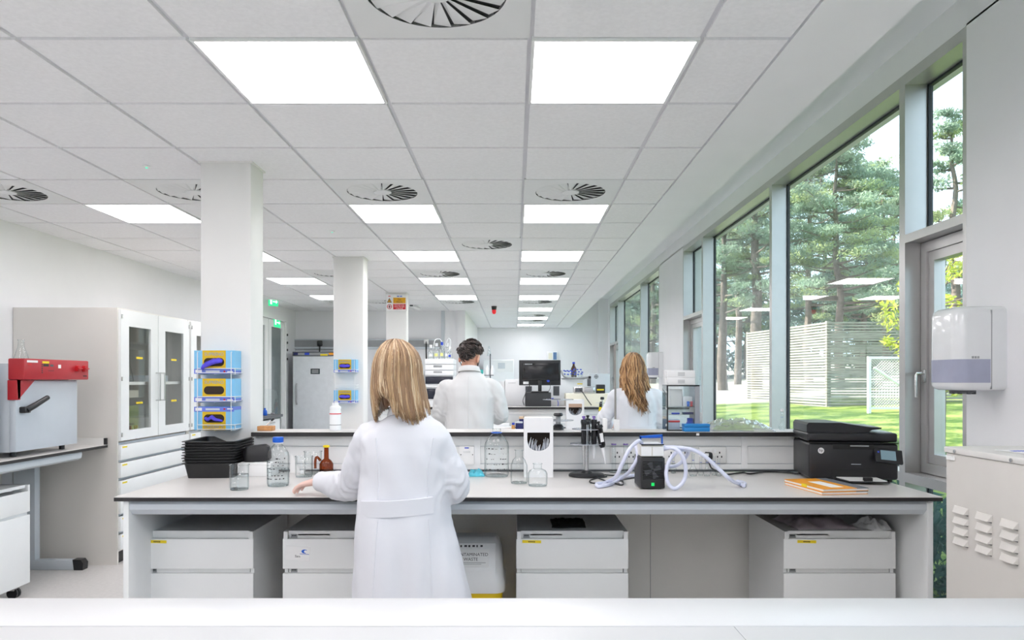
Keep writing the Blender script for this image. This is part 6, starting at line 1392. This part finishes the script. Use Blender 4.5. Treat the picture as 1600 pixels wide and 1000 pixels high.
# ---- blonde woman at the front bench
JX, JY = -.42, 2.78
def lw(p): return (p[0] - JX, p[1] - JY, p[2])
J = dict(loc=(JX, JY, 0), head=lw((-.452, 2.805, 1.435)), yaw=.22, roll=-.06, nod=.25, hs=.97, neck=lw((-.405, 2.775, 1.27)),
         torso=body_torso(0, 0, .84, 1.12, 1.235, .93),
         armL=[lw((-.555, 2.79, 1.215)), lw((-.650, 2.90, .988)), lw((-.835, 3.10, .985))], armR=[lw((-.318, 2.785, 1.185)), lw((-.232, 2.80, 1.01)), lw((-.33, 3.02, .985))],
         handL=((-.85, .35, -.22), (.0, .1, -1), (.3, .9, 0), .35), handR=((-.4, .85, -.25), (0, 0, -1), (-1, -.2, 0), .5), hsz=.95, ak=.92,
         legL=[(-.085, 0, .80), (-.09, .02, .45), (-.09, -.02, .085)], legR=[(.085, 0, .80), (.10, .0, .45), (.11, -.03, .085)],
         coat=[((.034, 0, .44), .245, .185, 2.2), ((.026, 0, .60), .226, .175, 2.2), ((.008, 0, .76), .200, .155, 2.2), ((-.002, 0, .86), .186, .142, 2.2), ((-.004, 0, .95), .172, .125, 2.2), ((.0, 0, 1.05), .166, .118, 2.3), ((.004, -.004, 1.14), .168, .115, 2.4), ((.008, -.004, 1.20), .166, .102, 2.4), ((.012, -.004, 1.245), .135, .085, 2.2), ((.015, -.004, 1.275), .085, .066, 2), ((.015, -.002, 1.295), .066, .058, 2)],
         sleeveL=[lw((-.50, 2.785, 1.215)), lw((-.555, 2.80, 1.20)), lw((-.605, 2.845, 1.10)), lw((-.640, 2.905, 1.005)), lw((-.735, 3.00, .985)), lw((-.83, 3.095, .982))],
         sleeveR=[lw((-.35, 2.78, 1.215)), lw((-.308, 2.78, 1.195)), lw((-.268, 2.785, 1.10)), lw((-.234, 2.805, 1.012)), lw((-.27, 2.92, .985)), lw((-.325, 3.01, .975))], sr=[.045, .058, .060, .064, .058, .044], zw=.93)
t, T = build_person(J, 'blonde woman in a white lab coat reaching over the front bench, seen from behind', SKINP)
co = coat(t, J, COAT, .015, 2.0)
collar(co, (.015, -.004, 1.275), .066, .060, COAT, -.25, .04)
mb = MB(); n = 16
rr_ = []
for j in range(n + 1):
    a = -pi / 2 - .88 + 1.60 * j / n; zt = .938 + .018 * (j / n)
    rr_.append([(-.003 + (.176 + d) * cos(a) * 1.0, (.128 + d) * sin(a), zt + dz) for d, dz in ((.0, -.031), (.014, -.030), (.0145, .029), (.0, .030))])
mb.ring_loft(rr_); mb.build('belt', COAT, co)
hcl = J['head']
for xs in ((-.085, -.08, -.095), (.10, .10, .12)): seam(co, xs, .972, 1.20, COAT)
for xs in ((-.10, -.08), (.13, .105)): seam(co, xs, .50, .905, COAT)
def zend1(th):
    d = math.degrees(th) % 360                       # 180 = left, 270 = back, 0/360 = right
    pts = [(90, -.10), (130, -.14), (175, -.19), (205, -.185), (232, -.095), (250, -.10), (268, -.165), (300, -.195), (335, -.19), (360, -.17), (420, -.12), (450, -.1)]
    if d < 90: d += 360
    return float(np.interp(d, [p[0] for p in pts], [p[1] for p in pts]))
hp = Vector(hcl) + Vector((0, -.004, .012))
strands('hair', t, HB, hp, (.091, .114, .122), 900, zend1, .16, .0038, .004, 1.0, 11, -.01, (.95, 2.25), (.022, -.012), (.03, 1.35))
# ---- dark-haired man
JX, JY = -.38, 6.12
J = dict(loc=(JX, JY, 0), head=(.004, .03, 1.598), yaw=-.38, roll=.05, nod=.22, hs=1.02, neck=(-.0, -.0, 1.465), nr=.06, torso=body_torso(0, 0, .93, 1.28, 1.415, 1.08),
         armL=[(-.19, 0, 1.345), (-.245, .03, 1.11), (-.20, .27, 1.02)], armR=[(.19, 0, 1.35), (.262, .02, 1.12), (.20, .27, 1.08)],
         handL=((.3, .9, -.2), (0, 0, -1), (1, 0, 0), .5), handR=((-.3, .9, -.1), (0, 0, -1), (-1, 0, 0), .5), hsz=1.05, ak=1.05,
         legL=[(-.1, 0, .9), (-.11, .02, .5), (-.11, -.02, .085)], legR=[(.1, 0, .9), (.11, .02, .5), (.12, -.02, .085)],
         coat=[((0, 0, .55), .24, .19, 2.3), ((0, 0, .80), .225, .165, 2.3), ((0, 0, 1.0), .212, .150, 2.4), ((0, 0, 1.15), .208, .140, 2.4), ((0, -.004, 1.27), .212, .135, 2.4), ((0, -.004, 1.35), .198, .118, 2.4), ((0, -.004, 1.41), .148, .098, 2.2), ((0, -.004, 1.46), .10, .075, 2), ((0, -.002, 1.49), .074, .068, 2)],
         sleeveL=[(-.14, 0, 1.365), (-.198, 0, 1.345), (-.232, .01, 1.25), (-.245, .03, 1.115), (-.23, .14, 1.06), (-.205, .255, 1.025)],
         sleeveR=[(.14, 0, 1.37), (.198, 0, 1.35), (.240, .0, 1.25), (.262, .02, 1.12), (.24, .14, 1.09), (.205, .255, 1.08)], sr=[.055, .072, .068, .066, .060, .05], zw=1.02)
t, T = build_person(J, 'dark-haired man in an off-white lab coat and black mask, seen from behind')
co = coat(t, J, COATG, .015, 7.0); collar(co, (0, -.004, 1.478), .078, .070, COATG, -.2, .04)
seam(co, (0, 0, 0), .75, 1.44, COATG, .003)
mk = MB(); rings = []
for z, rx, ry, y in ((-.108, .042, .045, .05), (-.09, .055, .068, .03), (-.06, .064, .086, .014), (-.03, .072, .098, .006), (-.008, .075, .101, .002)): rings.append([T((rx * cos(a), y + ry * sin(a), z)) for a in np.linspace(.25, pi - .25, 15)])
mk.ring_loft(rings, None, False, False)
for s_ in (-1, 1): mk.tube([T((s_ * .070, .03, -.02)), T((s_ * .080, .0, -.0)), T((s_ * .086, -.02, .0)), T((s_ * .082, -.028, -.03)), T((s_ * .070, .02, -.075))], .0035, None, 6)
mk.build('face_mask', BLKP, t)
hp = Vector(J['head']) + Vector((-.004, -.012, .026)); mb = MB(); rs = random.Random(5)
HMat = Matrix.Rotation(J['yaw'], 3, 'Z')
cap = []
for f in np.linspace(.03, 2.0, 14):
    rg = []
    for j in range(36):
        th = 2 * pi * j / 36; fr = max(0, sin(th)); ff = f * (1 - .38 * fr); ff = min(ff, 2.0 - .68 * min(1, max(0, (abs(cos(th)) - .45) / .35))); k = 1 + .14 * noise.noise((cos(th) * 1.6, sin(th) * 1.6, f * 2.0))
        v = Vector((.088 * k * sin(ff) * cos(th), .108 * k * sin(ff) * sin(th), .112 * k * cos(ff))); rg.append(hp + HMat @ v)
    cap.append(rg)
mb.ring_loft(cap, HD[1])
for i in range(900):
    th = rs.uniform(0, 2 * pi); fr = max(0, sin(th)); f = math.acos(1 - 1.38 * rs.random()) * (1 - .38 * fr); f = min(f, 1.95 - .68 * min(1, max(0, (abs(cos(th)) - .45) / .35))); n3 = noise.noise((cos(th) * 2, sin(th) * 2, f * 2.2))
    k = 1 + .14 * noise.noise((cos(th) * 1.6, sin(th) * 1.6, f * 2.0)); base = Vector((.086 * k * sin(f) * cos(th), .106 * k * sin(f) * sin(th), .110 * k * cos(f))); nrm = base.normalized()
    L = (.045 if f < 1.1 else .028) * rs.uniform(.7, 1.2); sw = Vector((.5 + n3 * 1.6, .3 * noise.noise((th, f, 3)), -.35 if f > .8 else .1)); sw = (sw - nrm * sw.dot(nrm)).normalized()
    P = [base, base + nrm * L * .32 + sw * L * .4, base + nrm * L * .30 + sw * L * .85, base + nrm * L * .10 + sw * L * 1.25]
    mb.tube([hp + HMat @ p for p in P], [.0045, .005, .004, .0015], HD[rs.choice((0, 0, 1, 1, 2))], 5, True, False, .7)
mb.build('hair', None, t, ang=180)
# ---- woman with long wavy hair
JX, JY = 1.03, 6.15
J = dict(loc=(JX, JY, 0), head=(-.022, .03, 1.505), yaw=.1, roll=-.03, nod=.3, hs=.98, neck=(-.005, -.0, 1.355), torso=body_torso(0, 0, .88, 1.18, 1.30, .95),
         armL=[(-.165, 0, 1.285), (-.255, .06, 1.075), (-.20, .28, 1.02)], armR=[(.165, 0, 1.285), (.212, .0, 1.06), (.15, .22, 1.0)],
         handL=((.3, .9, -.2), (0, 0, -1), (1, 0, 0), .5), handR=((-.3, .9, -.1), (0, 0, -1), (-1, 0, 0), .5), ak=.94,
         legL=[(-.085, 0, .84), (-.09, .02, .47), (-.09, -.02, .085)], legR=[(.085, 0, .84), (.09, .02, .47), (.1, -.02, .085)],
         coat=[((0, 0, .48), .23, .185, 2.2), ((0, 0, .75), .205, .155, 2.2), ((0, 0, .92), .185, .135, 2.2), ((0, 0, 1.0), .174, .122, 2.2), ((0, 0, 1.1), .172, .118, 2.3), ((0, -.004, 1.20), .176, .116, 2.4), ((0, -.004, 1.265), .174, .10, 2.4), ((0, -.004, 1.315), .135, .085, 2.2), ((0, -.004, 1.35), .085, .066, 2), ((0, -.002, 1.37), .066, .058, 2)],
         sleeveL=[(-.11, 0, 1.29), (-.165, 0, 1.275), (-.215, .03, 1.18), (-.255, .06, 1.08), (-.235, .17, 1.04), (-.205, .26, 1.02)],
         sleeveR=[(.11, 0, 1.29), (.165, 0, 1.275), (.195, .0, 1.17), (.212, .0, 1.065), (.19, .11, 1.03), (.155, .21, 1.0)], sr=[.048, .064, .062, .062, .056, .046], zw=.99)
t, T = build_person(J, 'woman with long wavy brown hair in a white lab coat, seen from behind', SKINP)
co = coat(t, J, COAT, .015, 13.0); collar(co, (0, -.004, 1.352), .066, .060, COAT, -.25, .04)
mb = MB(); mb.ring_loft([[((.18 + d) * cos(a), (.128 + d) * sin(a), 1.0 + dz) for d, dz in ((.001, -.028), (.008, -.027), (.0085, .026), (.001, .027))] for a in np.linspace(-pi / 2 - .9, -pi / 2 + .9, 17)]); mb.build('belt', COAT, co)
for xs in ((-.085, -.08, -.095), (.085, .08, .095)): seam(co, xs, 1.03, 1.25, COAT)
def zend3(th):
    d = math.degrees(th) % 360
    if d < 90: d += 360
    return float(np.interp(d, [90, 150, 190, 225, 255, 290, 320, 360, 420], [-.15, -.2, -.25, -.30, -.34, -.40, -.36, -.24, -.15]))
hp = Vector(J['head']) + Vector((0, -.006, .012))
strands('hair', t, HW_, hp, (.095, .116, .122), 800, zend3, .26, .0046, .024, 1.9, 23, .0, (.95, 2.2), (.03, -.02), (.03, 1.35), 20, 1.0, .2, .012)
